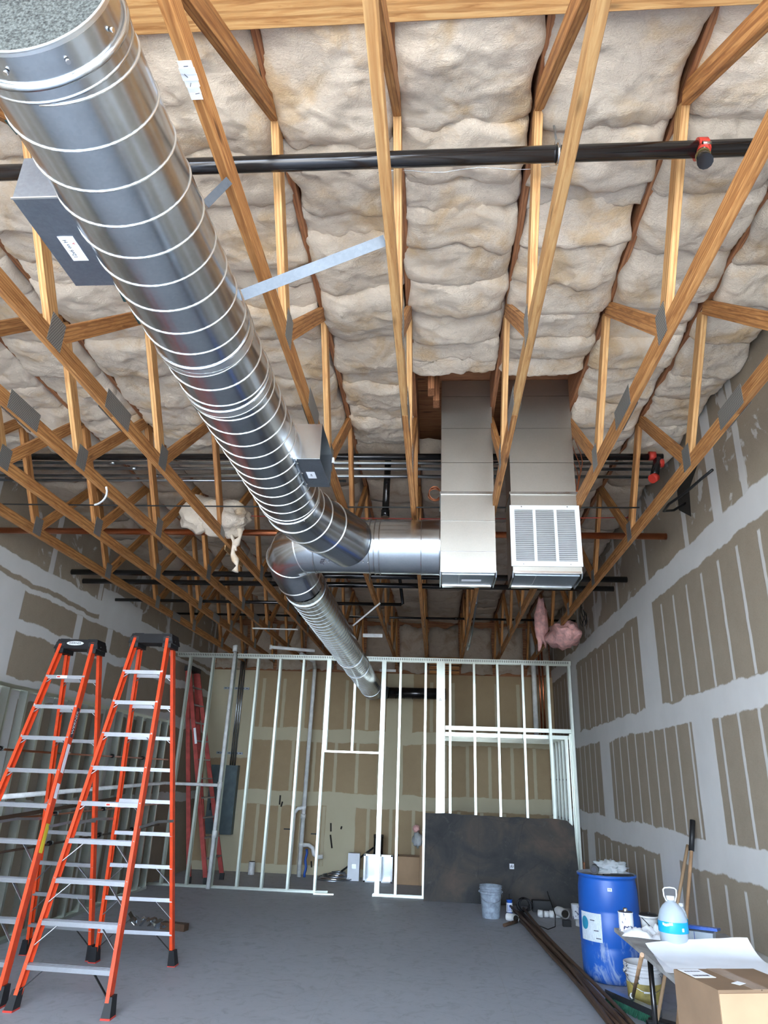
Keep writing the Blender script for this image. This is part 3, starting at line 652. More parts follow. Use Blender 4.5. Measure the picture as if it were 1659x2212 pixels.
# far register tap (open)
mb = MB(); x0, x1, y0, y1, z0, z1 = -0.86, -0.665, 3.46, 3.86, 3.33, 3.55; tt = 0.003
mb.box(((x0+x1)/2, y0, (z0+z1)/2), (x1-x0, tt, z1-z0)); mb.box(((x0+x1)/2, y1, (z0+z1)/2), (x1-x0, tt, z1-z0)); mb.box(((x0+x1)/2, (y0+y1)/2, z1), (x1-x0, y1-y0, tt))
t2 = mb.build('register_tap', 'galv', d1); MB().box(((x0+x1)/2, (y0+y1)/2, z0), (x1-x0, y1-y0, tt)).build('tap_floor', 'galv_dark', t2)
MB().box((-0.75, 3.68, z0-0.0022), (0.05, 0.09, 0.001)).build('sticker', 'paper', t2)
text('lettering', '12x6', 0.018, basis((-0.75, 3.68, z0-0.003), (0, -1, 0), (-1, 0, 0)), 'ink', t2, 0.0003)
MB().box((-0.80, 3.66, z0+0.004), (0.006, 0.40, 0.03)).build('flange', 'galv', t2)
for yy in (3.5, 3.64, 3.8): MB().tube([(-0.80, yy, 3.33), (-0.80, yy, 3.318)], 0.007, 8).build('screw', 'bright', t2)
# hanging straps
def strap(p0, p1, wd, label, m='galv'):
    o = MB().beam(p0, p1, 0.0018, wd, (0, -0.6, 1)).build('hanging_strap', m, None); return tag(o, label, 'strap')
strap((-0.805, 2.26, 3.50), (-0.223, 2.205, 3.715), 0.045, 'long galvanised strap from the spiral duct to the truss left of centre', 'strap')
strap((-0.83, 1.83, 3.55), (-0.757, 1.83, 3.66), 0.03, 'short metal strap tying the spiral duct to the truss beside it', 'strap')
strap((-1.36, 4.16, 3.66), (-0.70, 4.16, 3.655), 0.035, 'pale flat strap lying over the spiral duct below the open tap', 'pvc')

# cross duct with its left elbow
CY, CZ, CR = 5.265, 3.405, 0.222
d2 = thing('round_cross_duct', 'smooth shiny round duct running across from the left rectangular duct to an elbow', 'duct', (-0.5, CY, CZ))
MB().tube([(0.018, CY, CZ), (-0.13, CY, CZ)], CR, 56, cap=False).build('duct_body', 'galv', d2)
MB().tube([(-0.13, CY, CZ), (-0.50, CY, CZ)], CR-0.003, 56, cap=False).build('duct_body', 'galv', d2)
MB().tube([(-0.50, CY, CZ), (-0.99, CY, CZ)], CR-0.006, 56, cap=False).build('duct_body', 'galv', d2)
for xx in (0.012, -0.13, -0.46, -0.50, -0.54, -0.98):
    mb = MB(); ring(mb, (xx, CY, CZ), CR+0.001, 0, 'X', rad=0.004, n=48); mb.build('joint_ring', 'galv', d2)
ek = [((-0.97, 5.265, 3.405), 0.218), ((-1.08, 5.275, 3.40), 0.216), ((-1.17, 5.33, 3.385), 0.212), ((-1.22, 5.42, 3.355), 0.205), ((-1.22, 5.53, 3.31), 0.197), ((-1.19, 5.66, 3.25), 0.188), ((-1.175, 5.75, 3.225), 0.184)]
MB().tube([a for a, b in ek], [b for a, b in ek], 48, cap=False).build('elbow', 'galv', d2)
mb = MB()
for i in (1, 3, 5):
    dv = (Vector(ek[i+1][0])-Vector(ek[i-1][0])).normalized(); sd = dv.cross(Vector((0, 0, 1))).normalized(); u = sd.cross(dv); b = ek[i][1]+0.001
    mb.tube([Vector(ek[i][0])+sd*b*math.cos(q*PI/20)+u*b*math.sin(q*PI/20) for q in range(40)], 0.0045, 5, closed=True)
mb.build('elbow_bead', 'seam', d2)
for i in range(14):
    q = Vector((-0.70-0.20*math.cos(0.25*i+0.2), CY-CR*math.cos(0.9), CZ-CR*math.sin(0.9)))
    if q.x < -0.53: MB().tube([q, q+Vector((0, -0.004, -0.005))], 0.006, 6).build('sealant_dab' if i % 2 else 'screw', 'bright', d2)
text('lettering', 'SUR.', 0.05, basis((-0.90, CY-(CR+0.001)*math.cos(0.85), CZ-(CR+0.001)*math.sin(0.85)), (0, -0.6, -1), (-1, 0, 0)), 'ink', d2, 0.0015)
# rear spiral duct
d3 = thing('spiral_duct', 'longer narrow spiral duct running back from the elbow to the end wall', 'duct', (-1.17, 9, 3.2))
RP0, RP1 = (-1.175, 5.72, 3.225), (-1.165, 12.75, 3.13)
MB().tube([RP0, (-1.172, 8, 3.20), (-1.168, 10, 3.17), RP1], 0.181, 48, cap=False).build('duct_body', 'galv', d3)
mb = MB(); helix(mb, RP0, RP1, 0.181, 0.181, 0.13, 0.0024, 0, 28); mb.build('spiral_seam', 'conduit', d3)
for f in (0.02, 0.49, 0.62, 0.93):
    mb = MB(); c = Vector(RP0).lerp(Vector(RP1), f); ring(mb, c, 0.185, 0, rad=0.006, n=36); mb.build('joint_ring', 'galv', d3)
MB().tube([RP1, (-1.14, 12.84, 3.12), (-1.03, 12.9, 3.11), (-0.90, 12.92, 3.10)], [0.17, 0.15, 0.12, 0.11], 24).build('end_elbow', 'galv_dark', d3)
d4 = thing('black_duct', 'short glossy black round duct running right from the end of the rear spiral duct', 'duct', (-0.4, 12.92, 3.1))
MB().tube([(-0.95, 12.92, 3.10), (0.16, 12.92, 3.11)], 0.10, 24).build('duct_body', 'black_pipe', d4)
for i in range(8):
    mb = MB(); ring(mb, (-0.9+0.15*i, 12.92, 3.10), 0.102, 0, 'X', rad=0.004, n=24); mb.build('joint_ring', 'black_pipe', d4)
strap((-1.02, 8.2, 3.36), (-0.68, 8.0, 3.60), 0.018, 'thin white brace from the rear spiral duct up to the next truss', 'pvc')
strap((-0.98, 9.0, 3.40), (-0.72, 9.0, 3.40), 0.05, 'pale flat strap beside the rear spiral duct', 'pvc')
strap((-0.98, 11.9, 3.36), (-0.70, 11.9, 3.36), 0.045, 'pale flat strap beside the rear duct just behind the partition', 'pvc')

# rectangular plenum drops
def plenum(name, label, x0, x1, zj):
    y0, y1 = 5.04, 5.42; t = thing(name, label, 'duct', ((x0+x1)/2, 5.23, 3.12)); w_ = x1-x0; cx = (x0+x1)/2
    zs = [ZD-0.005, 4.72, 4.44, 4.10, 3.84, 3.66]
    prev = ZD-0.005
    for i, z in enumerate((4.66, 4.36, 4.05, 3.79)):
        mb = MB(); e = 0.0015*(i % 2); mb.box((cx, (y0+y1)/2, (prev+z)/2), (w_-0.006-e, y1-y0-e, prev-z-0.003)); mb.build('duct_section', 'galv_plate', t); prev = z
    mb = MB(); mb.box((cx, (y0+y1)/2-0.004, 3.785), (w_+0.016, y1-y0+0.012, 0.022)); mb.build('joint_flange', 'galv', t)
    mb = MB(); zb = 3.135; yb = y0-0.012
    mb.hexa([(x0, y0-0.01, zb), (x1, y0-0.01, zb), (x1, y1, zb), (x0, y1, zb)], [(x0, y0, 3.775), (x1, y0, 3.775), (x1, y1, 3.775), (x0, y1, 3.775)])
    mb.build('duct_section', 'galv_plate', t)
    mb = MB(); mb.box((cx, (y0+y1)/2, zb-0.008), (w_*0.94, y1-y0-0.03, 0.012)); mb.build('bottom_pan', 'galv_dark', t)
    mb = MB(); mb.box((cx, y1-0.03, zb-0.017), (w_*0.92, 0.05, 0.006)); mb.build('bright_hem', 'bright', t); mb = MB(); mb.box((cx, y0-0.014, zb+0.006), (w_-0.02, 0.005, 0.018)); mb.build('bright_hem', 'bright', t)
    for sx in (-1, 1):
        xx = cx+sx*w_/2; mb = MB()
        mb.hexa([(xx-0.004, y0+0.02, zb-0.03), (xx+0.004, y0+0.02, zb-0.03), (xx+0.004, y1-0.05, zb-0.03), (xx-0.004, y1-0.05, zb-0.03)], [(xx-0.004, y0-0.01, zb+0.012), (xx+0.004, y0-0.01, zb+0.012), (xx+0.004, y1, zb+0.012), (xx-0.004, y1, zb+0.012)])
        mb.build('side_hem', 'galv', t)
    MB().box((cx-w_*0.16, (y0+y1)/2, zb-0.0155), (0.003, y1-y0-0.05, 0.002)).build('seam', 'seam', t)
    for z in (3.55, 3.30): MB().box((cx, y0-0.006, z), (w_, 0.003, 0.004)).build('seam', 'galv', t)
    return t
pl1 = plenum('rectangular_duct', 'tall rectangular sheet metal duct dropping from the roof, left one joined by the round duct', 0.02, 0.44, 0)
pl2 = plenum('rectangular_duct', 'tall rectangular sheet metal duct with a white louvred grille, right one', 0.565, 1.075, 0)
MB().box((0.26, 5.2, 3.1175), (0.15, 0.05, 0.001)).build('sticker', 'paper', pl1)
# grille
gx0, gx1, gz0, gz1, gy = 0.553, 1.082, 3.185, 3.675, 5.022
gm = MB(); 
gm.box(((gx0+gx1)/2, gy, gz1-0.018), (gx1-gx0, 0.014, 0.036)); gm.box(((gx0+gx1)/2, gy, gz0+0.02), (gx1-gx0, 0.014, 0.040))
cols = [(gx0+0.036, gx0+0.036+0.138), (gx0+0.196, gx0+0.196+0.138), (gx0+0.356, gx0+0.356+0.138)]
xs = [gx0, cols[0][0], cols[0][1], cols[1][0], cols[1][1], cols[2][0], cols[2][1], gx1]
for i in range(0, 8, 2): gm.box(((xs[i]+xs[i+1])/2, gy, (gz0+gz1)/2), (xs[i+1]-xs[i], 0.0138, gz1-gz0-0.07))
gr = gm.build('grille', 'white', pl2)
MB().box(((gx0+gx1)/2, gy+0.009, (gz0+gz1)/2), (gx1-gx0-0.05, 0.002, gz1-gz0-0.06)).build('grille_backing', plain('grey_grille_depth', (0.25, 0.25, 0.26), 0.6), gr)
NL = 27; proto = None
for (a, b) in cols:
    for i in range(NL):
        zz = gz0+0.050+i*(gz1-gz0-0.096)/(NL-1)
        if proto is None:
            proto = MB().box((0, 0, 0), (b-a, 0.016, 0.0022), Matrix.Rotation(0.62, 3, 'X')).mesh('louvre', M['white'])
        o = bpy.data.objects.new('louvre', proto); COL.objects.link(o); o.parent = gr; o.matrix_basis = wmat(gr).inverted() @ Matrix.Translation(((a+b)/2, gy-0.003, zz))
for sx in (gx0+0.09, gx1-0.09):
    for sz in (gz0+0.015, gz1-0.012): MB().tube([(sx, gy-0.006, sz), (sx, gy-0.010, sz)], 0.005, 8).build('screw', 'galv', gr)

# ------------------------------------------------------------------ steel stud partition
pt = thing('stud_partition', 'bare steel stud partition across the room with a doorway', 'partition', (-1, YP, 0))
PZ = 3.53; ty0 = YP
mb = MB(); xl, xr = XL+0.005, XR-0.006
mb.box(((xl+xr)/2, ty0, PZ), (xr-xl, 0.094, 0.002)); mb.box(((xl+xr)/2, ty0-0.047, PZ-0.035), (xr-xl, 0.002, 0.07)); mb.box(((xl+xr)/2, ty0+0.047, PZ-0.035), (xr-xl, 0.002, 0.07))
mb.build('top_track', 'stud', pt)
mb = MB(); x = xl+0.03
while x < xr-0.02: mb.box((x, ty0-0.0485, PZ-0.030), (0.010, 0.0015, 0.036)); x += 0.030
so_ = mb.build('track_slots', 'dark', pt); so_['kind'] = 'stuff'
mb = MB()
for (a, b) in ((xl, -1.62), (-0.94, -0.17)):
    mb.box(((a+b)/2, ty0, 0.002), (b-a, 0.094, 0.003)); mb.box(((a+b)/2, ty0-0.046, 0.016), (b-a, 0.002, 0.03)); mb.box(((a+b)/2, ty0+0.046, 0.016), (b-a, 0.002, 0.03))
    mb.build('bottom_track', 'stud', pt); mb = MB()
mb.box(((-0.17+xr)/2, ty0, 0.002), (xr+0.17, 0.094, 0.003)); mb.build('bottom_track', 'stud', pt)
for sx in (-4.19, -3.79, -3.41, -3.01, -2.63, -2.23, -1.815, -0.86, -0.60, -0.185, 0.215, 0.605, 0.985, 1.39, 1.80, 2.145):
    cmember('stud', (sx, ty0, 0.006), (sx, ty0, PZ-0.012), 0.089, 0.036, 'stud', pt, (1 if sx < 1.5 else -1, 0, 0))
cmember('stud', (-0.895, ty0, 0.006), (-0.895, ty0, PZ-0.012), 0.089, 0.034, 'stud', pt, (-1, 0, 0))
cmember('stud', (-1.78, ty0, 2.03), (-1.78, ty0, PZ-0.012), 0.089, 0.034, 'stud', pt, (1, 0, 0))
cmember('stud', (-1.35, ty0, 2.03), (-1.35, ty0, PZ-0.012), 0.089, 0.034, 'stud', pt, (1, 0, 0)) 
cmember('header', (-1.80, ty0, 2.015), (-0.87, ty0, 2.015), 0.092, 0.03, 'stud', pt, (0, 0, 1))
# broad box post beside the panel
bp = MB().box((0.062, ty0-0.005, 1.78), (0.135, 0.085, 3.50)).build('box_post', 'stud', pt)
for zz, s_ in ((2.86, 'A'), (2.16, '2'), (1.40, 'r')): text('lettering', s_, 0.075, basis((0.055, ty0-0.049, zz), (1, 0, 0), (0, 0, 1)), 'ink', bp, 0.0008)
tag(MB().box((-1.66, YP-0.12, 0.012), (0.30, 0.05, 0.02), Matrix.Rotation(0.1, 3, 'Z')).build('track_offcut', 'stud', None), 'bent bright track offcut lying at the left foot of the doorway', 'offcut')
# soffit frame behind the partition on the right
sf = thing('soffit_frame', 'steel framed soffit box behind the partition upper right', 'frame', (1.1, 12.4, 2.3))
cmember('front_track', (0.14, YP+0.10, 2.44), (2.15, YP+0.10, 2.44), 0.06, 0.07, 'bright' if False else 'stud', sf, (0, 1, 0))
for i in range(9):
    yy = YP+0.22+0.2*i; cmember('joist', (0.14, yy, 2.35), (2.12, yy, 2.35), 0.06, 0.036, 'stud', sf, (0, 1, 0))
for i in range(6):
    yy = YP+0.15+0.31*i; s_ = cmember('side_stud', (2.06, yy, 0.01), (2.06, yy, 2.32), 0.036, 0.05, 'stud', sf, (1, 0, 0))
    for zz in (1.70, 1.12): MB().tube([(2.034, yy, zz+0.02), (2.030, yy, zz+0.02)], 0.016, 10).build('knockout', 'dark', s_)
for i in range(9): 
    yy = YP+0.3+0.2*i
MB().box((2.12, YP+0.06, 1.2), (0.05, 0.03, 2.4)).build('corner_stud', 'stud', sf)
# studs of the low wall standing along the left side wall
lw = thing('stud_wall', 'low steel stud wall lining the left side behind the ladders', 'partition', (-4.3, 8, 0))
cmember('top_track', (-4.31, 4.6, 2.41), (-4.31, 11.2, 2.37), 0.094, 0.035, 'stud', lw, (0, 0, -1)); cmember('bottom_track', (-4.31, 4.6, 0.018), (-4.31, 11.2, 0.018), 0.094, 0.035, 'stud', lw, (0, 0, 1))
for yy in (4.7, 5.1, 5.5, 5.95, 6.35, 6.79, 7.12, 7.45, 7.81, 8.12, 8.46, 8.79, 9.13, 9.46, 9.80, 10.15, 10.5, 10.85, 11.15):
    cmember('stud', (-4.31, yy, 0.03), (-4.31, yy, 2.395), 0.089, 0.036, 'stud', lw, (0, 1, 0))
for zz, r_, m_ in ((1.80, 0.011, 'copper'), (1.16, 0.011, 'copper'), (0.86, 0.012, 'rust')):
    q = thing('wall_pipe', '%s slim horizontal pipe threaded through the left stud wall' % {1.80: 'highest', 1.16: 'middle', 0.86: 'lowest'}[zz], 'pipe', (-4.24, 8, zz))
    MB().tube([(-4.245, 4.6, zz), (-4.245, 8, zz-0.01), (-4.245, 11.3, zz)], r_, 8).build('pipe_run', m_, q)
    for yy in (6.8, 8.1, 9.3, 10.3): MB().tube([(-4.245, yy-0.03, zz), (-4.245, yy+0.03, zz)], r_*2.2, 8).build('pipe_coupling', 'black_pipe', q)
tag(MB().beam((-4.22, 6.0, 1.12), (-4.22, 9.6, 1.28), 0.004, 0.04).build('flat_bar', 'rust', None), 'dull flat bar running slightly uphill across the left stud wall', 'bar')
wp = thing('white_pipe', 'white pipe running level along the left stud wall into the corner behind the partition', 'pipe', (-4.2, 9, 1.45))
MB().tube([(-4.20, 6.9, 1.36), (-4.20, 11.2, 1.46), (-4.12, 11.47, 1.45), (-3.44, 11.47, 1.45)], 0.024, 12).build('pipe_run', 'pvc', wp)
vp_ = thing('vent_pipe', 'tall white vent pipe standing at the third stud of the partition', 'pipe', (-3.42, 11.47, 0))
MB().tube([(-3.42, 11.47, 0.0), (-3.40, 11.47, 3.66)], 0.030, 14).build('pipe_run', 'pvc', vp_)
for zz in (1.45, 3.60, 0.75): MB().tube([(-3.41, 11.47, zz-0.05), (-3.41, 11.47, zz+0.05)], 0.040, 14).build('pipe_coupling', 'pvc', vp_)

# ------------------------------------------------------------------ step ladders
def lerp(a, b, f): return Vector(a).lerp(Vector(b), f)
def ladder(label, fr_l, fr_r, re_l, re_r, capc, capw, H, mrail, nst=9, logo=True, badge=None, name='step_ladder'):
    base = (Vector(fr_l)+Vector(fr_r)+Vector(re_l)+Vector(re_r))/4; t = thing(name, label, 'ladder', base, 0, 'step ladders')
    cx, cy = capc; cw = capw/2
    tops = {'fl': (cx-cw, cy-0.06, H), 'fr': (cx+cw, cy-0.06, H), 'rl': (cx-cw, cy+0.05, H), 'rr': (cx+cw, cy+0.05, H)}
    feet = {'fl': fr_l, 'fr': fr_r, 'rl': re_l, 'rr': re_r}
    yv = (Vector(fr_l)+Vector(fr_r))/2-(Vector(re_l)+Vector(re_r))/2; yv.normalize()
    railobj = {}
    for k in ('fl', 'fr', 'rl', 'rr'):
        a = Vector(feet[k])+Vector((0, 0, 0.03)); b = Vector(tops[k]); d = (b-a).normalized(); inw = 1 if k[1] == 'l' else -1
        fx = Vector((1, 0, 0)); fx = (fx-d*fx.dot(d)).normalized(); fy = d.cross(fx)
        dep = 0.075 if k[0] == 'f' else 0.060; fl = 0.028; tk_ = 0.005; h = dep/2
        prof = [(0, -h), (fl, -h), (fl, -h+tk_), (tk_, -h+tk_), (tk_, h-tk_), (fl, h-tk_), (fl, h), (0, h)]
        n = len(prof); vs = [p+fx*(u*(inw))+fy*v for p in (a, b) for u, v in prof]
        fs = [(i, (i+1) % n, n+(i+1) % n, n+i) for i in range(n)]+[tuple(range(n, 2*n))]
        mb = MB(); mb.add(vs, fs); o = mb.build('front_rail' if k[0] == 'f' else 'rear_rail', mrail, t); railobj[k] = o
        f = MB(); q = Vector(feet[k]); f.hexa([q+Vector((sx, sy, 0)) for sx, sy in ((-.035, -.055), (.035, -.055), (.035, .045), (-.035, .045))], [q+d*0.13/max(d.z, .5)+Vector((sx, sy, 0)) for sx, sy in ((-.022, -.042), (.022, -.042), (.022, .042), (-.022, .042))])
        f.build('foot', 'black', t)
        MB().hexa([q+Vector((sx, sy, -0.0)) for sx, sy in ((-.036, -.056), (.036, -.056), (.036, .046), (-.036, .046))], [q+Vector((sx, sy, 0.012)) for sx, sy in ((-.036, -.056), (.036, -.056), (.036, .046), (-.036, .046))]).build('foot_pad', 'red', t)
    for side in ('f', 'r'):
        for i in range(1, nst+1):
            f = i*(0.3048/3.05)*(1 if H < 3 else 1); zf = f*0.985
            a = lerp(feet[side+'l'], tops[side+'l'], zf); b = lerp(feet[side+'r'], tops[side+'r'], zf)
            xv = (b-a).normalized()
            s = MB(); wy = 0.08 if side == 'f' else 0.035
            a2 = a+xv*0.004; b2 = b-xv*0.004; mid = (a2+b2)/2; L = (b2-a2).length
            rot = basis((0, 0, 0), xv, (0, 1, 0)).to_3x3()
            s.box(mid, (L, wy, 0.004), rot); s.box(mid+rot @ Vector((0, -wy/2, -0.014)), (L, 0.003, 0.032), rot); s.box(mid+rot @ Vector((0, wy/2, -0.010)), (L, 0.003, 0.024), rot)
            if side == 'f':
                for q in range(3): s.box(mid+rot @ Vector((0, -0.025+0.025*q, 0.003)), (L, 0.004, 0.003), rot)
            st = s.build('step' if side == 'f' else 'rear_bar', 'alu', t)
            # rivets
            if side == 'f':
                rv = MB()
                for p_, sgn in ((a, 1), (b, -1)):
                    for dz in (0.006, -0.016): rv.tube([p_+Vector((sgn*0.012, -0.036, dz)), p_+Vector((sgn*0.012, -0.0425, dz))], 0.005, 6)
                rv.build('rivets', 'bright', st)
            big = (side == 'f' and i in (1, 2, 3, 4)) or (side == 'r' and i in (2, 3)); m_ = 'black' if i == 1 else 'alu'
            ln = 0.20 if big else 0.085
            if i == 1 or big or side == 'f' or i > 6:
                if i == 1: ln = 0.20
                for p_, q_, s1 in ((a, side+'l', 1), (b, side+'r', -1)):
                    low = lerp(feet[q_], tops[q_], zf-ln*0.85/H)
                    gs = MB(); gs.beam(p_+xv*s1*ln*0.8+Vector((0, -wy*0.3, -0.02)), low+xv*s1*0.010+Vector((0, -wy*0.3, 0)), 0.004, 0.026 if big else 0.016, (0, 1, 0))
                    gs.build('gusset_brace', m_, t)
    # spreaders
    for k in ('l', 'r'):
        a = lerp(feet['f'+k], tops['f'+k], 0.43); b = lerp(feet['r'+k], tops['r'+k], 0.43); c = (a+b)/2+Vector((0, 0, 0.02))
        MB().beam(a, c, 0.004, 0.022).beam(c, b, 0.004, 0.022).build('spreader', 'alu', t)
    # cap
    z = H; c = MB(); W = capw/2+0.035
    c.hexa([(cx-W-0.012, cy-0.105, z-0.055), (cx+W+0.012, cy-0.105, z-0.055), (cx+W+0.012, cy+0.10, z-0.055), (cx-W-0.012, cy+0.10, z-0.055)], [(cx-W+0.012, cy-0.085, z+0.035), (cx+W-0.012, cy-0.085, z+0.035), (cx+W-0.012, cy+0.085, z+0.035), (cx-W+0.012, cy+0.085, z+0.035)])
    for sx in (-1, 1):
        c.box((cx+sx*W*0.78, cy, z-0.045), (W*0.40, 0.20, 0.10)); c.box((cx+sx*W*0.66, cy, z+0.036), (W*0.42, 0.15, 0.010))
        for dz in (-0.03, -0.06): c.tube([(cx+sx*(W+0.010), cy-0.04, z+dz), (cx+sx*(W+0.018), cy-0.04, z+dz)], 0.006, 6)
    cap = c.build('top_cap', 'black', t)
    if logo:
        e = MB(); n = 28; nn = Vector((0, -1, 0.22)).normalized(); ux = Vector((1, 0, 0)); uy = nn.cross(ux)*-1; uy = ux.cross(nn)*-1
        uy = Vector((0, 0.22, 1)).normalized(); c0 = Vector((cx-0.015, cy-0.0965, z-0.004))
        vs = [c0+ux*0.083*math.cos(2*PI*k/n)+uy*0.021*math.sin(2*PI*k/n) for k in range(n)]; vs2 = [v-Vector((0, 0.0015, 0)) for v in vs]
        e.add(vs+vs2, [tuple(range(n))]+[tuple(reversed([n+k for k in range(n)]))]+[(k, (k+1) % n, n+(k+1) % n, n+k) for k in range(n)]); eo = e.build('badge', 'white', cap)
        text('lettering', 'WERNER', 0.030, basis(c0-Vector((0, 0.003, 0)), ux, uy), 'ink', cap, 0.0006)
    return t, railobj, feet, tops
ladA, ra, fa, ta = ladder('tall orange fibreglass step ladder standing in the middle floor, right of its twin', (-3.06, 5.74, 0), (-2.32, 5.71, 0), (-3.11, 7.14, 0), (-2.38, 7.17, 0), (-2.70, 6.42), 0.34, 2.83, 'orange', logo=False)
ladB, rb, fb, tb = ladder('tall orange fibreglass step ladder at the left edge, oval badge on its cap', (-3.90, 5.84, 0), (-3.19, 5.80, 0), (-3.84, 7.26, 0), (-3.16, 7.19, 0), (-3.42, 6.42), 0.34, 2.76, 'orange', logo=True)
# stickers on the right front rail of the left ladder, outer (right) side
def railsticker(f, ln, wd, m, txt, tm, size):
    p = lerp(fb['fr'], tb['fr'], f); d = (Vector(tb['fr'])-Vector(fb['fr'])).normalized(); y = Vector((0, 1, 0)); y = (y-d*y.dot(d)).normalized(); nrm = d.cross(y)
    if nrm.x < 0: nrm = -nrm
    o0 = p+nrm*0.0015; mb = MB(); mb.hexa([o0+d*a*ln/2+y*b*wd/2 for a, b in ((-1, -1), (1, -1), (1, 1), (-1, 1))], [o0+nrm*0.001+d*a*ln/2+y*b*wd/2 for a, b in ((-1, -1), (1, -1), (1, 1), (-1, 1))])
    so2 = mb.build('sticker', m, rb['fr']); mm = basis(o0+nrm*0.0016, d, nrm.cross(d))
    if txt: text('lettering', txt, size, mm, tm, rb['fr'], 0.0004)
railsticker(0.735, 0.26, 0.042, 'ink', 'WERNER', 'white', 0.052)
railsticker(0.625, 0.24, 0.050, 'paper', 'WARNING  READ ALL LABELS' if False else None, 'ink', 0.02)
railsticker(0.53, 0.12, 0.050, 'paper', None, 'ink', 0.02)
railsticker(0.40, 0.22, 0.055, 'yellow', None, 'ink', 0.02)
# sticker on the top step of each ladder
for T_, F_, ff, xo in ((tb, fb, 0.8865, -0.03), (ta, fa, 0.492, 0.02)):
    a = lerp(F_['fl'], T_['fl'], ff); b = lerp(F_['fr'], T_['fr'], ff); c = (a+b)/2
    MB().box((c.x+xo, c.y-0.0435, c.z-0.014), (0.10, 0.002, 0.024)).build('sticker', 'paper', ladB if T_ is tb else ladA)
    MB().box((c.x+xo-0.03, c.y-0.045, c.z-0.014), (0.03, 0.002, 0.014)).build('sticker', 'red', ladB if T_ is tb else ladA)
# third ladder, folded, leaning behind the partition
l3 = thing('step_ladder', 'faded red step ladder folded and leaning in the left corner behind the studs', 'ladder', (-3.7, 12.1, 0), 0, 'step ladders')
def l3rail(nm, a, b): member(nm, a, b, 0.07, 0.03, 'old_red', l3, (0, 1, 0))
A0, A1, B0, B1 = (-3.58, 11.85, 0.06), (-4.33, 11.95, 3.30), (-3.50, 12.45, 0.06), (-4.30, 12.32, 3.30)
l3rail('front_rail', A0, A1); l3rail('front_rail', B0, B1)
l3rail('rear_rail', (-3.86, 11.88, 0.06), (-4.36, 11.96, 3.28)); l3rail('rear_rail', (-3.80, 12.5, 0.06), (-4.34, 12.34, 3.28))
for i in range(1, 11): member('step', lerp(A0, A1, i/11), lerp(B0, B1, i/11), 0.075, 0.02, 'alu', l3, (0, 0, 1))
for q in (A0, B0, (-3.86, 11.88, 0.06), (-3.80, 12.5, 0.06)): MB().box((q[0], q[1], 0.05), (0.07, 0.05, 0.10)).build('foot', 'black', l3)
MB().box((-4.33, 12.14, 3.32), (0.14, 0.48, 0.08)).build('top_cap', 'black', l3)
_r = lerp(A0, A1, 0.66); MB().box((_r.x+0.02, _r.y-0.018, _r.z), (0.04, 0.002, 0.26), Matrix.Rotation(-0.23, 3, 'Y')).build('sticker', 'paper', l3)

# ------------------------------------------------------------------ dark sheet against the partition
ds = thing('leaning_sheet', 'large dark stained sheet leaning against the steel partition', 'board', (0.97, 11.4, 0))
mb = MB(); n = 16; rr = random.Random(5); yb0, yt0 = 11.36, 11.505; pts_b = [(-0.175+2.27*i/n, yb0, 0.0+0.004*rr.random()) for i in range(n+1)]
pts_t = [(-0.165+2.27*i/n, yt0, 1.175-0.012*i/n*2+0.008*rr.uniform(-1, 1)) for i in range(n+1)]
pts_t[-1] = (2.06, yt0-.02, 1.06); pts_t[-2] = (1.97, yt0, 1.14)
vs = []; fs = []
for (a, b) in zip(pts_b, pts_t): vs += [a, b, (b[0], b[1]+0.022, b[2]), (a[0], a[1]+0.022, a[2])]
for i in range(n):
    o_ = i*4; q = o_+4; fs += [(o_, q, q+1, o_+1), (o_+1, q+1, q+2, o_+2), (o_+2, q+2, q+3, o_+3), (o_+3, q+3, q, o_)]
fs += [(0, 1, 2, 3), (n*4+3, n*4+2, n*4+1, n*4)]
mb.add(vs, fs); mb.build('sheet', 'board', ds)
q = MB().box((1.115, 11.41, 0.50), (0.065, 0.003, 0.07), Matrix.Rotation(-0.12, 3, 'X')).build('sticker', 'paper', ds)
for i in range(3): MB().box((1.10+0.015*i, 11.4065, 0.495+0.012*(i % 2)), (0.008, 0.002, 0.035), Matrix.Rotation(0.2*i, 3, 'Y')).build('scribble', 'ink', q)

# ------------------------------------------------------------------ grey bucket and clutter by the sheet
def bucket(name, label, c, r0, r1, h, m, cat='bucket', handle=True, inside='dark', ribs=True, open_top=True, hm='galv', hy=-1):
    t = thing(name, label, cat, c); x, y, z = c; T = Matrix.Translation(c)
    prof = [(r0*0.96, 0.0), (r0, 0.012), (r0+(r1-r0)*0.72, h*0.72)]
    if ribs:
        for k in (0.74, 0.82, 0.90): rr_ = r0+(r1-r0)*k; prof += [(rr_, h*k), (rr_+0.009, h*k+0.003), (rr_+0.009, h*k+0.012), (rr_+0.001, h*k+0.015)]
    prof += [(r1, h-0.012), (r1+0.006, h-0.01), (r1+0.006, h), (r1-0.004, h)]
    if open_top: prof += [(r1-0.006, h-0.03), (r0-0.004, 0.03), (0.002, 0.028)]
    MB().lathe(prof, 36, T, cap=False).lathe([(0.001, 0.0), (r0*0.96, 0.0)], 36, T).build('body', m, t)
    if handle:
        pts = []
        for i in range(15):
            a = PI*i/14; pts.append((x-(r1+0.008)*math.cos(a), y+hy*(r1+0.01)*math.sin(a)**0.8, z+h*0.80-0.115*math.sin(a)))
        ho_ = MB().tube(pts, 0.0025, 6).build('bail_handle', hm, t)
        MB().tube([(x-0.045, y+hy*(r1+0.012), z+h*0.80-0.113), (x+0.045, y+hy*(r1+0.012), z+h*0.80-0.113)], 0.007, 8).build('grip', m, ho_)
        for sx in (-1, 1): MB().tube([(x+sx*(r1-0.002), y, z+h*0.80), (x+sx*(r1+0.014), y, z+h*0.80)], 0.012, 10).build('handle_ear', m, t)
    return t
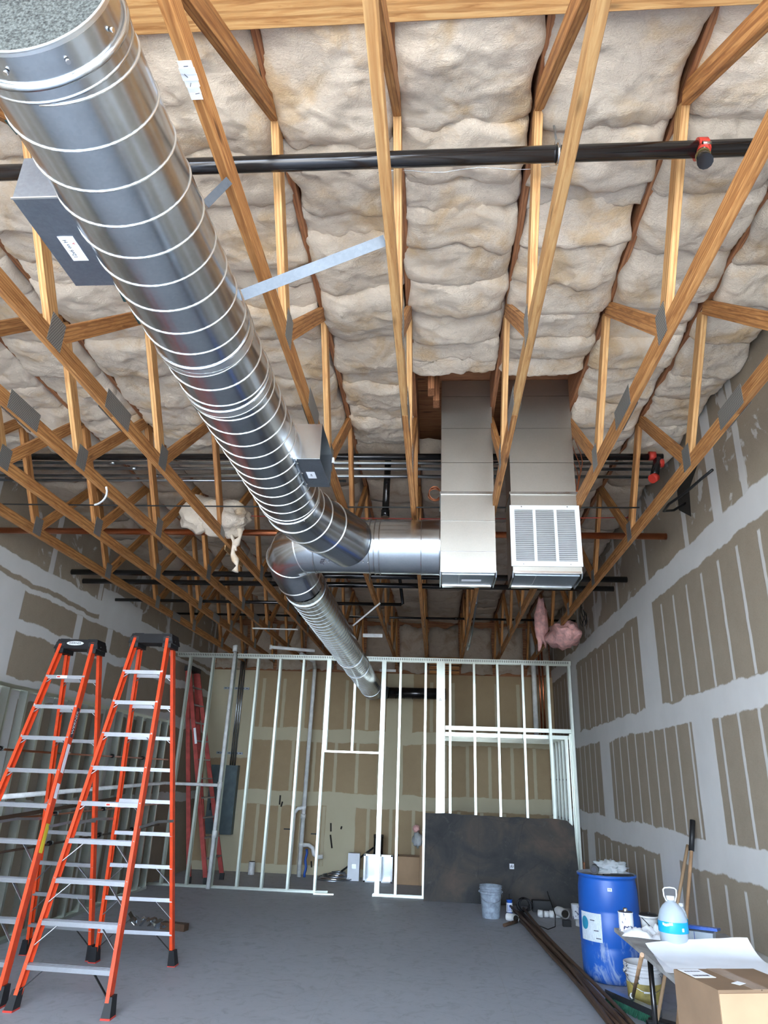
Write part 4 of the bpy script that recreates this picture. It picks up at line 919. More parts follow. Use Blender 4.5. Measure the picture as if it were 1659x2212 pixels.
bk = bucket('bucket', 'grey plastic pail standing on the floor before the dark sheet', (0.725, 10.35, 0), 0.115, 0.145, 0.375, 'grey_bucket')
def can(name, label, c, r, h, m, lid='ink', cat='can', spout=False, loose=None):
    t = thing(name, label, cat, c); T = Matrix.Translation(c)
    MB().lathe([(r, 0), (r+0.002, 0.002), (r+0.002, 0.006), (r, 0.008), (r, h-0.008), (r+0.002, h-0.006), (r+0.002, h), (r-0.004, h), (r-0.006, h-0.004), (0.001, h-0.004)], 28, T).lathe([(0.001, 0), (r, 0)], 28, T).build('body', m, t)
    if lid: MB().lathe([(r+0.001, h-0.003), (r-0.003, h+0.003), (r*0.5, h+0.006), (0.001, h+0.006)], 28, T).build('lid', lid, t)
    if spout: MB().lathe([(r*0.32, h+0.004), (r*0.32, h+0.018), (r*0.25, h+0.024), (0.001, h+0.024)], 16, T).build('cap', 'bright', t)
    return t
t = can('glue_can', 'small blue and white solvent can beside the grey pail', (1.00, 10.72, 0), 0.042, 0.17, 'blue_lid', 'black')
MB().lathe([(0.0435, 0.02), (0.0435, 0.13)], 28, Matrix.Translation((1.00, 10.72, 0))).build('label', 'paper', t); MB().lathe([(0.008, 0.17), (0.008, 0.235), (0.001, 0.235)], 8, Matrix.Translation((1.00, 10.72, 0))).build('brush_cap', 'black', t)
for i in range(3): MB().box((0.975+0.02*i, 10.676, 0.07), (0.007, 0.003, 0.08)).build('print_stripe', 'blue_lid', t)
t = thing('white_pvc_fitting', 'white elbow fitting lying by the blue solvent can', 'fitting', (0.99, 10.15, 0))
MB().tube([(0.92, 10.2, 0.045), (0.99, 10.15, 0.045), (1.02, 10.08, 0.045)], 0.045, 18, cap=False).build('body', 'pvc', t); MB().tube([(1.015, 10.085, 0.045), (1.02, 10.078, 0.045)], 0.038, 18).build('bore', 'dark', t)
tag(MB().tube([(1.02, 10.0, 0.03), (0.84, 9.75, 0.022)], 0.02, 12).build('short_pipe', 'rust', None), 'short rusty pipe stub in front of the white elbow fitting', 'pipe')
mb = MB()
for i in range(9): mb.tube([(1.20+0.11*math.cos(i+q*0.7)*(0.6+0.05*i), 10.72+0.05*math.sin(i*2+q), 0.11+0.08*math.sin(i+q*0.7)) for q in range(10)], 0.010, 6)
tag(mb.build('cable_coil', 'black', None), 'black tangled coil of cable heaped at the far end of the rusty bars', 'cable')
tag(MB().box((1.47, 10.98, 0.07), (0.26, 0.14, 0.14)).build('dark_crate', 'black', None), 'low black case on the floor right of the cable coil', 'case')
t = thing('white_pvc_fitting', 'string of white pvc couplings lying in front of the black case', 'fitting', (1.45, 10.5, 0))
for i in range(4):
    MB().tube([(1.36+0.075*i, 10.55-0.02*(i % 2), 0.045), (1.42+0.075*i, 10.53, 0.045)], 0.045-0.006*(i % 2), 16).build('coupling', 'pvc', t)
t = thing('white_pvc_fitting', 'larger white pvc trap facing the room, left of the drum', 'fitting', (1.68, 10.2, 0))
MB().tube([(1.62, 10.5, 0.09), (1.63, 10.4, 0.10), (1.67, 10.27, 0.095)], 0.058, 20, cap=False).build('body', 'pvc', t); MB().tube([(1.668, 10.28, 0.096), (1.671, 10.27, 0.095)], 0.044, 18).build('bore', 'dark', t)
tag(MB().box((1.64, 10.02, 0.035), (0.10, 0.08, 0.07)).build('black_coupling', 'black', None), 'small black square fitting in front of the white trap', 'fitting')
t = can('glue_can', 'white solvent tin standing left of the drum', (1.86, 10.6, 0), 0.055, 0.17, 'splat', 'bucket_white')
t = can('tape_tub', 'flat white round tub in front of the white solvent tin', (1.83, 10.1, 0), 0.065, 0.055, 'bucket_white', 'pvc', 'tub')
tag(MB().tube([(1.28, 9.9, 0.012), (1.36, 9.7, 0.012), (1.47, 9.85, 0.02), (1.53, 10.2, 0.09), (1.50, 10.6, 0.30)], 0.006, 6).build('black_wire', 'cable', None), 'loose black wire looping up before the white couplings', 'wire')
tag(MB().box((2.08, 11.0, 0.32), (0.02, 0.08, 0.64)).build('dark_batten', 'wood_dark', None), 'dark upright batten between the dark sheet and the blue drum', 'batten')
# rusty bars on the floor
rr = random.Random(3)
for i in range(12):
    x0 = 1.08+rr.uniform(-.06, .10); x1 = 1.37+rr.uniform(-.07, .09); z0 = 0.012+0.022*(i//4); ya = 10.6+rr.uniform(-.5, .25); yb_ = 5.6+rr.uniform(-.3, .3)
    pts = [(x0+(x1-x0)*f+0.02*math.sin(f*6+i), ya+(yb_-ya)*f, z0+(0.06*(1-f) if i in (2, 5, 9) else 0)) for f in [k/8 for k in range(9)]]
    side = ['leftmost', 'second from the left', 'third from the left', 'fourth from the left', 'fifth', 'sixth', 'seventh', 'eighth', 'ninth', 'tenth', 'eleventh', 'twelfth'][i]
    tag(MB().tube(pts, rr.choice([0.009, 0.012, 0.016]), 7).build('rusty_bar', 'rust', None), 'rusty bar, %s counted across the bundle on the floor beside the drum' % side, 'bar', 'rusty bars bundled on the floor')

# ------------------------------------------------------------------ blue drum
DC = (1.645, 7.60, 0)
dm = thing('drum', 'tall scuffed blue plastic drum beside the right wall', 'drum', DC)
prof = [(0.23, 0.0), (0.255, 0.012), (0.265, 0.05), (0.272, 0.20), (0.276, 0.27), (0.270, 0.285), (0.276, 0.30), (0.282, 0.44), (0.277, 0.56), (0.271, 0.572), (0.277, 0.585), (0.272, 0.75), (0.262, 0.83), (0.258, 0.845), (0.276, 0.852), (0.278, 0.872), (0.262, 0.876)]
MB().lathe([(0.001, 0)]+prof, 56, Matrix.Translation(DC)).build('body', 'drum', dm)
MB().lathe([(0.272, 0.8765), (0.264, 0.870), (0.001, 0.870)], 56, Matrix.Translation(DC)).build('lid', plain('dusty_drum_lid', (0.42, 0.45, 0.50), 0.7, noise_amt=0.3, scale=10), dm)
a0, a1 = math.radians(196), math.radians(243); rl = 0.2835; vs = []; n = 12
for z in (0.33, 0.56):
    for k in range(n+1): a = a0+(a1-a0)*k/n; vs.append((DC[0]+rl*math.cos(a), DC[1]+rl*math.sin(a), z))
mb = MB(); mb.add(vs, [(k, k+1, n+2+k, n+1+k) for k in range(n)]); lo = mb.build('label', 'print', dm)
vs = []; 
for k in range(17):
    for s_ in (0, 1):
        a = math.radians(203)+0.0; tt_ = PI*2*k/16; aa = math.radians(207)+s_*0.15*math.cos(tt_); vs.append((DC[0]+(rl+0.0015)*math.cos(aa), DC[1]+(rl+0.0015)*math.sin(aa), 0.47+s_*0.055*math.sin(tt_)))
mb = MB(); mb.add(vs, [(2*k, 2*k+1, 2*k+3) for k in range(16)]); mb.build('round_emblem', 'teal', lo)
for k, (aa, z0_) in enumerate(((225, 0.50), (232, 0.42), (236, 0.36))): MB().box((DC[0]+(rl+0.002)*math.cos(math.radians(aa)), DC[1]+(rl+0.002)*math.sin(math.radians(aa)), z0_), (0.006, 0.045, 0.006), Matrix.Rotation(math.radians(aa+0), 3, 'Z')).build('print_mark', 'ink', lo)
aa = math.radians(262); c0 = Vector((DC[0]+0.272*math.cos(aa), DC[1]+0.272*math.sin(aa)-0.003, 0.765))
MB().box(c0, (0.04, 0.004, 0.028), Matrix.Rotation(aa+PI/2, 3, 'Z')).build('sticker', 'paper', dm)
text('lettering', 'ME', 0.022, basis(c0+Vector((0, -0.004, 0)), (math.cos(aa+PI/2), math.sin(aa+PI/2), 0), (0, 0, 1)), 'ink', dm, 0.0006)
o = blob((0, 0, 0), (0.13, 0.10, 0.065), 31, 0.75, 4, 3.2).build('plastic_bag', 'clear', None); o.location = (1.69, 7.58, 0.92); tag(o, 'crumpled clear plastic bag on top of the blue drum', 'bag')
t = thing('black_reel', 'small black round fitting on the drum lid left of the plastic bag', 'fitting', (1.51, 7.50, 0.875))
MB().tube([(1.50, 7.44, 0.915), (1.53, 7.54, 0.915)], 0.040, 20).build('body', 'black', t); MB().tube([(1.498, 7.435, 0.915), (1.499, 7.438, 0.915)], 0.022, 16).build('bore', 'ink', t)
tag(MB().beam((1.58, 7.42, 0.882), (1.86, 7.46, 0.882), 0.05, 0.016).build('black_bracket', 'black', None), 'flat black bracket lying on the drum lid in front of the bag', 'bracket')
tag(MB().beam((1.54, 7.44, 0.885), (1.64, 7.38, 0.895), 0.03, 0.004).build('foil_strip', 'bright', None), 'short shiny metal strip on the drum lid beside the black fitting', 'strip')

# ------------------------------------------------------------------ folding table and what stands on it
TZ = 0.74
tb_ = thing('folding_table', 'worn grey folding table along the right wall', 'table', (1.62, 4.7, 0))
MB().box((1.625, 4.43, TZ-0.012), (0.75, 2.44, 0.024)).build('table_top', 'table', tb_)
ap = MB(); ap.box((1.625, 4.43, TZ-0.032), (0.70, 2.38, 0.018)); ap.build('under_frame', 'black', tb_)
for yy in (5.28, 3.60):
    for xx in (1.38, 1.90): MB().tube([(xx, yy, 0.0), (xx, yy, TZ-0.03)], 0.017, 12).build('leg', 'black_pipe', tb_)
    MB().tube([(1.38, yy, 0.12), (1.90, yy, 0.12)], 0.012, 10).build('cross_bar', 'black_pipe', tb_)
    MB().beam((1.64, yy, 0.40), (1.64, yy-0.45*(1 if yy > 4.6 else -1), TZ-0.03), 0.012, 0.018).build('folding_brace', 'galv_dark', tb_)
    MB().tube([(1.38, yy, 0.20), (1.38, yy, 0.235)], 0.021, 12).build('leg_collar', 'black', tb_)
pc = can('paint_can', 'paint-splashed round tin on the far left corner of the table', (1.315, 5.56, TZ), 0.049, 0.115, 'splat', 'ink', spout=True)
sb = bucket('small_tub', 'small white tub with a black lid near the far end of the table', (1.475, 5.58, TZ), 0.047, 0.058, 0.098, 'bucket_white', 'tub', handle=False, ribs=False)
MB().lathe([(0.060, 0.088), (0.063, 0.090), (0.063, 0.104), (0.052, 0.110), (0.001, 0.110)], 30, Matrix.Translation((1.475, 5.58, TZ))).lathe([(0.008, 0.108), (0.008, 0.118), (0.001, 0.118)], 12, Matrix.Translation((1.475, 5.58, TZ))).build('lid', 'black', sb)
MB().tube([(1.475-0.058, 5.56, TZ+0.092), (1.46, 5.515, TZ+0.045), (1.51, 5.52, TZ+0.012), (1.53, 5.55, TZ+0.03)], 0.003, 6).build('bail_handle', 'black', sb)
def cloth(cx, cy, z0, wx, wy, seed, amp, m, name, label, nx=34, ny=20, rz=0.0):
    vs = []; fs = []; S = Vector((seed, seed*2, 0))
    for j in range(ny+1):
        for i in range(nx+1):
            u = -1+2*i/nx; v = -1+2*j/ny; k = 1+0.22*noise.noise(Vector((u*1.5, v*1.5, seed)))
            X = u*wx*k; Y = v*wy*k; e = max(0, 1-max(abs(u), abs(v))**6)
            h = 0.003+amp*e*abs(noise.noise(Vector((X*9, Y*9, 0))+S))+amp*0.4*e*abs(noise.noise(Vector((X*25, Y*25, 3))+S))
            vs.append((X, Y, h))
    for j in range(ny):
        for i in range(nx): a = j*(nx+1)+i; fs.append((a, a+1, a+nx+2, a+nx+1))
    mb = MB(); mb.add(vs, fs, True); o = mb.build(name, m, None); o.location = (cx, cy, z0); o.rotation_euler = (0, 0, rz)
    return o
tag(cloth(1.395, 5.40, TZ+0.001, 0.135, 0.085, 3, 0.10, 'rag', 'rag', '', rz=-0.3), 'crumpled white rag in front of the small tub on the table', 'rag')
tag(cloth(1.50, 5.40, TZ+0.001, 0.05, 0.07, 8, 0.11, 'rag', 'rag', ''), 'smaller bunched white rag between the tub and the big water jug', 'rag')
# big water jug
JC = (1.46, 4.98, TZ); jt = thing('water_jug', 'large frosted water jug with a ring handle and bright blue label on the table', 'jug', JC)
jp = [(0.001, 0.002), (0.074, 0.002), (0.082, 0.012), (0.083, 0.05), (0.080, 0.058), (0.083, 0.066), (0.083, 0.10), (0.086, 0.11), (0.086, 0.165), (0.083, 0.175), (0.080, 0.19), (0.070, 0.22), (0.052, 0.248), (0.032, 0.266), (0.022, 0.272), (0.022, 0.286), (0.001, 0.286)]
MB().lathe(jp, 40, Matrix.Translation(JC)).build('body', 'jug', jt)
MB().lathe([(0.0872, 0.108), (0.0876, 0.11), (0.0876, 0.166), (0.0872, 0.168)], 40, Matrix.Translation(JC)).build('label', 'blue_label', jt)
vs = []; n = 10
for z in (0.112, 0.166):
    for k in range(n+1):
        a = math.radians(205+8*k); zz = z-(0.0 if z < .15 else 0.012*math.sin(k*0.9)+0.012); vs.append((JC[0]+0.0882*math.cos(a), JC[1]+0.0882*math.sin(a), zz if z < .15 else 0.166))
pp = [JC[0]+0.0885*math.cos(math.radians(300)), JC[1]+0.0885*math.sin(math.radians(300))]
for k in range(6):
    a = math.radians(215+7*k); MB().box((JC[0]+0.0882*math.cos(a), JC[1]+0.0882*math.sin(a), TZ+0.155-0.004*math.sin(k)), (0.010, 0.0015, 0.014), Matrix.Rotation(a+PI/2, 3, 'Z')).build('label_flash', 'rag', jt)
a = math.radians(292); MB().box((JC[0]+0.0882*math.cos(a), JC[1]+0.0882*math.sin(a), TZ+0.13), (0.014, 0.0015, 0.018), Matrix.Rotation(a+PI/2, 3, 'Z')).build('label_box', 'paper', jt)
MB().lathe([(0.024, 0.280), (0.025, 0.283), (0.025, 0.302), (0.001, 0.304)], 20, Matrix.Translation(JC)).build('cap', 'white', jt)
hp = [(-0.028, 0.275), (-0.038, 0.30), (-0.040, 0.335), (-0.030, 0.345), (0.0, 0.348), (0.030, 0.345), (0.040, 0.335), (0.038, 0.30), (0.028, 0.275), (0.0, 0.272)]
MB().tube([(JC[0]+a, JC[1], TZ+b) for a, b in hp], 0.0045, 8, closed=True).build('ring_handle', 'white', jt)
BC = (1.655, 5.42, TZ); bt = thing('water_bottle', 'small clear water bottle standing behind the big jug', 'bottle', BC)
MB().lathe([(0.001, 0.002), (0.030, 0.002), (0.033, 0.012), (0.031, 0.03), (0.033, 0.045), (0.033, 0.12), (0.028, 0.15), (0.014, 0.178), (0.013, 0.19), (0.001, 0.19)], 28, Matrix.Translation(BC)).build('body', 'clear', bt)
MB().lathe([(0.0337, 0.070), (0.0337, 0.115)], 28, Matrix.Translation(BC)).build('label', 'blue_label', bt); MB().lathe([(0.015, 0.186), (0.015, 0.204), (0.001, 0.205)], 16, Matrix.Translation(BC)).build('cap', 'white', bt)
PCt = thing('plastic_container', 'clear plastic box with a blue lid to the right of the water jug', 'container', (1.67, 5.22, TZ), -0.5)
mb = MB(); mb.hexa([(-0.10, -0.055, 0.001), (0.10, -0.055, 0.001), (0.10, 0.055, 0.001), (-0.10, 0.055, 0.001)], [(-0.11, -0.062, 0.085), (0.11, -0.062, 0.085), (0.11, 0.062, 0.085), (-0.11, 0.062, 0.085)])
mb.build('body', 'jug', PCt, world=False)
mb = MB(); mb.box((0.01, 0.012, 0.100), (0.25, 0.14, 0.014), Matrix.Rotation(-0.10, 3, 'X')); mb.build('lid', 'blue_lid', PCt, world=False)
MB().box((0.0, -0.0615, 0.045), (0.003, 0.003, 0.08)).build('divider', 'blue_lid', PCt, world=False)
MB().beam((-0.12, -0.07, 0.102), (0.14, -0.065, 0.106), 0.01, 0.012).build('latch', 'blue_lid', PCt, world=False)
# paper sheets
def sheet(c, wx, wy, seed, lift, label, rz, curl=0.0):
    vs = []; fs = []; nx, ny = 26, 18
    for j in range(ny+1):
        for i in range(nx+1):
            u = i/nx; v = j/ny
            h = 0.003+lift*(0.5+0.5*math.sin(u*2.4+0.6*v+seed))*(0.15+v*0.85)*0.8+curl*max(0, v-0.55)**2*4*(0.4+u)+0.004*noise.noise(Vector((u*5, v*5, seed)))
            vs.append(((u-.5)*wx, (v-.5)*wy, max(h, 0.002)))
    for j in range(ny):
        for i in range(nx): a = j*(nx+1)+i; fs.append((a, a+1, a+nx+2, a+nx+1))
    mb = MB(); mb.add(vs, fs, True); o = mb.build('paper_sheet', 'paper', None); o.location = c; o.rotation_euler = (0, 0, rz); tag(o, label, 'paper'); return o
sheet((1.59, 4.72, TZ+0.001), 0.62, 0.44, 0.2, 0.030, 'big curling white drawing sheet in the middle of the table', 0.06, 0.075)
sheet((1.56, 4.60, TZ+0.0005), 0.60, 0.40, 1.8, 0.008, 'flatter white drawing sheet sticking out beneath the curling one', -0.12)
sheet((1.88, 4.10, TZ+0.001), 0.40, 0.50, 2.6, 0.012, 'white sheet at the right edge behind the cardboard box', 0.25)
# cardboard box on the table
BX = thing('cardboard_box', 'brown cardboard box at the bottom right corner, shipping label on top', 'box', (1.19, 3.44, TZ), 0.24)
bw, bd, bh = 0.38, 0.31, 0.20
MB().box((0.06, 0, bh/2), (bw, bd, bh)).build('carton', 'card_dark', BX, world=False)
for yy, yw in ((-0.0905, 0.179), (0.0905, 0.179)): pass
fl_ = MB(); fl_.box((0.06-0.096, 0, bh+0.002), (bw/2-0.003, bd, 0.004)); fl_.build('flap', 'card_dark', BX, world=False)
fl_ = MB(); fl_.box((0.06+0.096, 0, bh+0.002), (bw/2-0.003, bd, 0.004)); fl_.build('flap', 'card_dark', BX, world=False)
MB().box((0.06, 0, bh+0.0045), (0.07, bd+0.002, 0.0008)).build('tape', plain('brown_tape', (0.36, 0.25, 0.18), 0.25), BX, world=False)
MB().box((0.06, -bd/2-0.002, bh/2-0.003), (bw-0.004, 0.003, bh-0.01)).build('lit_end', 'card', BX, world=False)  # paler sheet painting the daylight on the box's near end
lb2 = MB().box((-0.070, 0.080, bh+0.0048), (0.095, 0.13, 0.001)).build('shipping_label', 'paper', BX, world=False)
for i, (dy, wv_) in enumerate(((0.03, 0.004), (-0.035, 0.010))):
    mb = MB()
    for k in range(14): mb.box((-0.070-0.035+0.0052*k, 0.080+dy, bh+0.0056), (0.0022 if k % 3 else 0.0035, 0.012 if i == 0 else 0.020, 0.0006))
    mb.build('barcode', 'ink', lb2)if False else None
    o = mb.build('barcode', 'ink', BX, world=False)
MB().box((0.02, -0.07, bh+0.0052), (0.05, 0.035, 0.001), Matrix.Rotation(0.5, 3, 'Z')).build('sticker', 'paper', BX, world=False)

# ------------------------------------------------------------------ under and beside the table
ub = bucket('bucket', 'white paint bucket smeared with tar under the far end of the table', (1.70, 6.75, 0), 0.120, 0.145, 0.32, 'splat2', hy=-1)
MB().lathe([(0.1365-.008, 0.055), (0.1380, 0.19)], 36, Matrix.Translation((1.70, 6.75, 0))).build('ochre_band', 'yellow_fluid', ub)
br = thing('push_broom', 'push broom with a pale pole leaning on the table edge', 'broom', (1.56, 6.5, 0))
hv = Vector((0.55, -0.84, 0)).normalized()
MB().beam((1.43, 6.85, 0.075), (1.68, 6.32, 0.075), 0.065, 0.045).build('head', 'galv_dark', br)
mb = MB(); bb = random.Random(4)
for i in range(90):
    f = i/89; p = Vector((1.435, 6.84, 0.06)).lerp(Vector((1.675, 6.33, 0.06)), f)
    for s_ in (-1, 0, 1): mb.beam(p+Vector((0.02*s_, 0.01*s_, 0)), p+Vector((0.045*s_+bb.uniform(-.01, .01), 0.02*s_+bb.uniform(-.01, .01), -0.058)), 0.007, 0.007, (0, 1, 0))
bo = mb.build('bristles', 'green', br); bo['kind'] = 'stuff'
MB().tube([(1.56, 6.60, 0.09), (1.232, 4.88, 0.735)], 0.0125, 12).build('pole', 'pole', br); MB().tube([(1.565, 6.62, 0.08), (1.53, 6.46, 0.15)], 0.02, 12).build('ferrule', 'galv', br)
tag(MB().beam((1.62, 6.30, 0.03), (1.80, 6.05, 0.05), 0.07, 0.06).build('dark_brush_block', 'black', None), 'black scrub block lying beside the broom head', 'brush')
for i, (a, b, lb) in enumerate((((1.5, 5.1, 0.05), (2.0, 4.3, 0.06), 'nearer loose board lying under the table'), ((1.55, 5.6, 0.05), (2.05, 4.9, 0.06), 'middle loose board lying under the table'), ((1.65, 6.0, 0.04), (2.10, 5.4, 0.05), 'farthest loose board lying under the table'))):
    tag(member('loose_board', a, b, 0.10, 0.03, 'table', None), lb, 'board')
tag(MB().box((1.85, 4.9, 0.14), (0.40, 0.30, 0.24), Matrix.Rotation(0.3, 3, 'Z')).build('tool_box', 'galv_dark', None), 'dark tool box under the table by the wall', 'box')
# long handled tools leaning on the right wall
h1 = thing('long_handled_tool', 'orange-brown pole with a black rubber grip leaning on the right wall', 'tool', (1.78, 6.2, 0))
MB().tube([(1.74, 6.10, 0.02), (2.12, 6.46, 1.27)], 0.014, 14).build('pole', 'pole', h1); MB().tube([(2.095, 6.437, 1.19), (2.15, 6.49, 1.42)], 0.021, 14).build('grip', 'black', h1)
h2 = thing('long_handled_tool', 'duller wooden pole leaning just left of the black-gripped one', 'tool', (1.68, 6.25, 0))
MB().tube([(1.62, 6.2, 0.02), (2.13, 6.62, 1.22)], 0.013, 12).build('pole', 'card', h2)
MB().box((1.62, 6.2, 0.03), (0.12, 0.06, 0.06)).build('head', 'black', h2)
# things on the wall
hole = MB(); hw = [(5.42, 4.22), (5.68, 4.10), (5.72, 3.86), (5.98, 4.02), (5.96, 4.2), (5.7, 4.3)]
hole.add([(XR-0.002, y, z) for y, z in hw]+[(XR-0.004, y, z) for y, z in hw], [tuple(range(6)), tuple(reversed(range(6, 12)))]+[(k, (k+1) % 6, 6+(k+1) % 6, 6+k) for k in range(6)])
ho2 = hole.build('wall_hole', 'dark', None); tag(ho2, 'ragged dark hole cut high in the right wall', 'hole')
tag(MB().tube([(2.10, 4.97, 3.96), (2.06, 5.08, 3.94), (1.98, 5.25, 3.885), (1.90, 5.42, 3.855), (1.92, 5.62, 3.87), (2.05, 5.76, 3.93), (2.18, 5.80, 4.02)], 0.011, 8).build('black_cable_tail', 'cable', None), 'black cable end curling out of the right wall hole', 'cable')
mb = MB()
for i in range(6): mb.tube([(2.02+0.03*math.sin(i), 9.6+0.1*math.cos(q*0.7+i), 3.72+0.05*q*(0.6+0.1*i)) for q in range(7)], 0.006, 5)
tag(mb.build('wire_bundle', 'cable', None), 'dark wire bunch hanging over the sagging pink batt by the right wall', 'wire')
# back corner risers
rs = thing('riser_pipe', 'white riser pipe in the far right corner above the soffit frame', 'pipe', (1.80, 13.2, 2.5)); MB().tube([(1.80, 13.2, 2.42), (1.80, 13.2, 4.3)], 0.045, 14).build('pipe_run', 'pvc', rs)
for i, xx in enumerate((1.90, 1.96)):
    rs = thing('copper_riser', ['left of two copper risers in the far right corner', 'right of two copper risers in the far right corner'][i], 'pipe', (xx, 13.2, 2.5)); MB().tube([(xx, 13.2, 2.42), (xx, 13.2, 4.3)], 0.018, 10).build('pipe_run', 'copper', rs)

# ------------------------------------------------------------------ things on the back wall and behind the partition
ep = thing('electrical_panel', 'tall grey-green electrical panel on the back wall', 'panel', (-3.9, YB-0.08, 1.2))
MB().box((-3.92, YB-0.075, 1.18), (0.50, 0.15, 1.17)).build('cabinet', 'epanel', ep); dd = MB().box((-3.92, YB-0.155, 1.18), (0.46, 0.012, 1.12)).build('door', 'epanel', ep)
MB().box((-4.10, YB-0.168, 1.05), (0.02, 0.015, 0.12)).build('latch', 'black', dd)
for i, xx in enumerate((-3.84, -3.80, -3.76)):
    t = thing('panel_conduit', '%s of three conduits rising from the electrical panel' % ['left', 'middle', 'right'][i], 'conduit', (xx, YB-0.05, 2.7)); MB().tube([(xx, YB-0.06, 1.76), (xx, YB-0.06, 3.9)], 0.014, 8).build('pipe_run', 'conduit', t)
for z, lb in ((3.17, 'upper slotted channel holding the panel conduits'), (1.98, 'lower slotted channel holding the panel conduits')):
    t = thing('strut_channel', lb, 'channel', (-3.9, YB-0.02, z)); MB().box((-3.89, YB-0.02, z), (0.50, 0.035, 0.042)).build('channel', 'galv_dark', t)
    for k in range(7): MB().box((-4.10+0.07*k, YB-0.039, z), (0.035, 0.003, 0.012)).build('slot', 'dark', t)
vs_ = thing('vent_stack', 'white plumbing stack with a trap against the back wall', 'pipe', (-2.34, 13.2, 0))
MB().tube([(-2.36, 13.2, 0.0), (-2.33, 13.2, 3.56), (-2.33, 13.2, 3.60)], 0.037, 14).build('pipe_run', 'pvc', vs_)
MB().tube([(-2.33, 13.2, 3.55), (-2.33, 13.0, 3.66), (-2.5, 12.6, 3.72)], 0.037, 12).build('top_bend', 'pvc', vs_)
MB().tube([(-2.35, 13.2, 1.10), (-2.46, 13.2, 1.08), (-2.52, 13.2, 1.00), (-2.53, 13.2, 0.0)], 0.032, 12).build('side_pipe', 'pvc', vs_)
MB().tube([(-2.36, 13.2, 0.50), (-2.22, 13.2, 0.50), (-2.15, 13.2, 0.46), (-2.12, 13.2, 0.36), (-2.05, 13.2, 0.32), (-1.96, 13.2, 0.33)], 0.034, 12).build('trap', 'pvc', vs_)
for z in (1.10, 0.96, 0.50): MB().tube([(-2.355, 13.2, z-0.035), (-2.355, 13.2, z+0.035)], 0.046, 14).build('pipe_coupling', 'pvc', vs_)
hs = thing('blue_hose', 'dark blue hose hanging beside the vent stack', 'hose', (-2.25, 13.2, 0.2)); MB().tube([(-2.25+0.012*math.sin(i*1.5), 13.18, 0.44-0.055*i) for i in range(9)], 0.022, 8).build('hose', 'blue_lid', hs)
for i, (mx, mz, ln) in enumerate(((-2.86, 1.20, 0.16), (-2.82, 1.13, 0.09), (-1.87, 0.55, 0.22), (-1.89, 0.78, 0.14), (-1.70, 0.78, 0.05), (-2.20, 0.17, 0.1))):
    t = MB().box((mx, YB-0.004, mz), (0.028, 0.006, ln), Matrix.Rotation(0.25*math.sin(i*2), 3, 'Y')).build('wall_gouge', 'dark', None); tag(t, ['longest black gouge high on the back wall left of the stack', 'short black gouge beside the longest one', 'tall black gouge low on the back wall right of the stack', 'black gouge above the tall low one', 'small black nick right of the low gouges', 'black scuff on the back wall beside the blue hose'][i], 'gouge')
for i, (mx, mz) in enumerate(((-2.68, 0.72), (-2.18, 0.66))): tag(MB().box((mx, YB-0.006, mz), (0.13, 0.012, 0.02)).build('wall_clip', 'black', None), ['black clip low on the back wall left of the stack', 'black clip on the back wall right of the stack'][i], 'clip')
can('white_can', 'white tub with a black lid on the floor at the back', (-3.20, 13.2, 0), 0.055, 0.20, 'bucket_white', 'black')
# coil of metal strap
t = thing('strap_coil', 'flat coil of shiny metal strap on the floor at the back', 'coil', (-1.75, 13.2, 0))
for i in range(5):
    mb = MB(); R_ = 0.34-0.055*i; mb.lathe([(R_, 0.008+0.02*i), (R_, 0.030+0.02*i), (R_-0.006, 0.030+0.02*i), (R_-0.006, 0.008+0.02*i), (R_, 0.008+0.02*i)], 36, Matrix.Translation((-1.75+0.02*i, 13.12+0.01*i, 0))); mb.build('loop', 'bright' if i % 2 else 'galv_dark', t)
tag(MB().beam((-1.62, 13.15, 0.12), (-1.06, 13.30, 0.52), 0.012, 0.03).build('pry_bar', 'black_pipe', None), 'dark bar slanting up from the strap coil to the steel pipe offcut', 'bar')
# register boots (open metal boxes)
def obox(name, label, c, sx, sy, sz, m):
    t = thing(name, label, 'duct', c); x, y, z = c; k = 0.004
    for nm, cc, dd_ in (('side', (x-sx/2, y, z+sz/2), (k, sy, sz)), ('side', (x+sx/2, y, z+sz/2), (k, sy, sz)), ('back', (x, y+sy/2, z+sz/2), (sx, k, sz)), ('bottom', (x, y, z+k/2), (sx, sy, k)), ('top', (x, y, z+sz), (sx, sy, k))): MB().box(cc, dd_).build(nm, m, t)
    for q in (-1, 1): MB().box((x+q*sx/2-q*0.015, y-sy/2, z+sz/2), (0.03, 0.012, sz)).build('front_flange', 'bright', t)
    MB().box((x, y-sy/2, z+0.012), (sx, 0.012, 0.024)).box((x, y-sy/2, z+sz-0.012), (sx, 0.012, 0.024)).build('front_flange', 'bright', t)
obox('duct_box', 'open shiny metal duct box at the back, left of its neighbour', (-1.10, 13.1, 0), 0.24, 0.25, 0.42, 'galv')
obox('duct_box', 'open shiny metal duct box at the back, beside the brown carton', (-0.84, 13.1, 0), 0.22, 0.25, 0.42, 'galv')
t = MB().box((-1.40, 13.1, 0.21), (0.20, 0.14, 0.42)).build('white_carton', 'paper', None); tag(t, 'tall white carton with a small grey mark left of the open duct boxes', 'box'); 
MB().box((-1.39, 13.028, 0.22), (0.07, 0.003, 0.07)).build('mark', 'conduit', t)
t = thing('steel_pipe_offcut', 'short dark shiny flue pipe standing on the open duct boxes', 'pipe', (-0.99, 13.1, 0.425)); MB().lathe([(0.085, 0), (0.085, 0.12), (0.089, 0.125), (0.085, 0.13), (0.085, 0.24), (0.089, 0.245), (0.089, 0.30), (0.082, 0.30), (0.082, 0.0)], 28, Matrix.Translation((-0.99, 13.1, 0.425))).build('pipe', 'black_pipe', t)
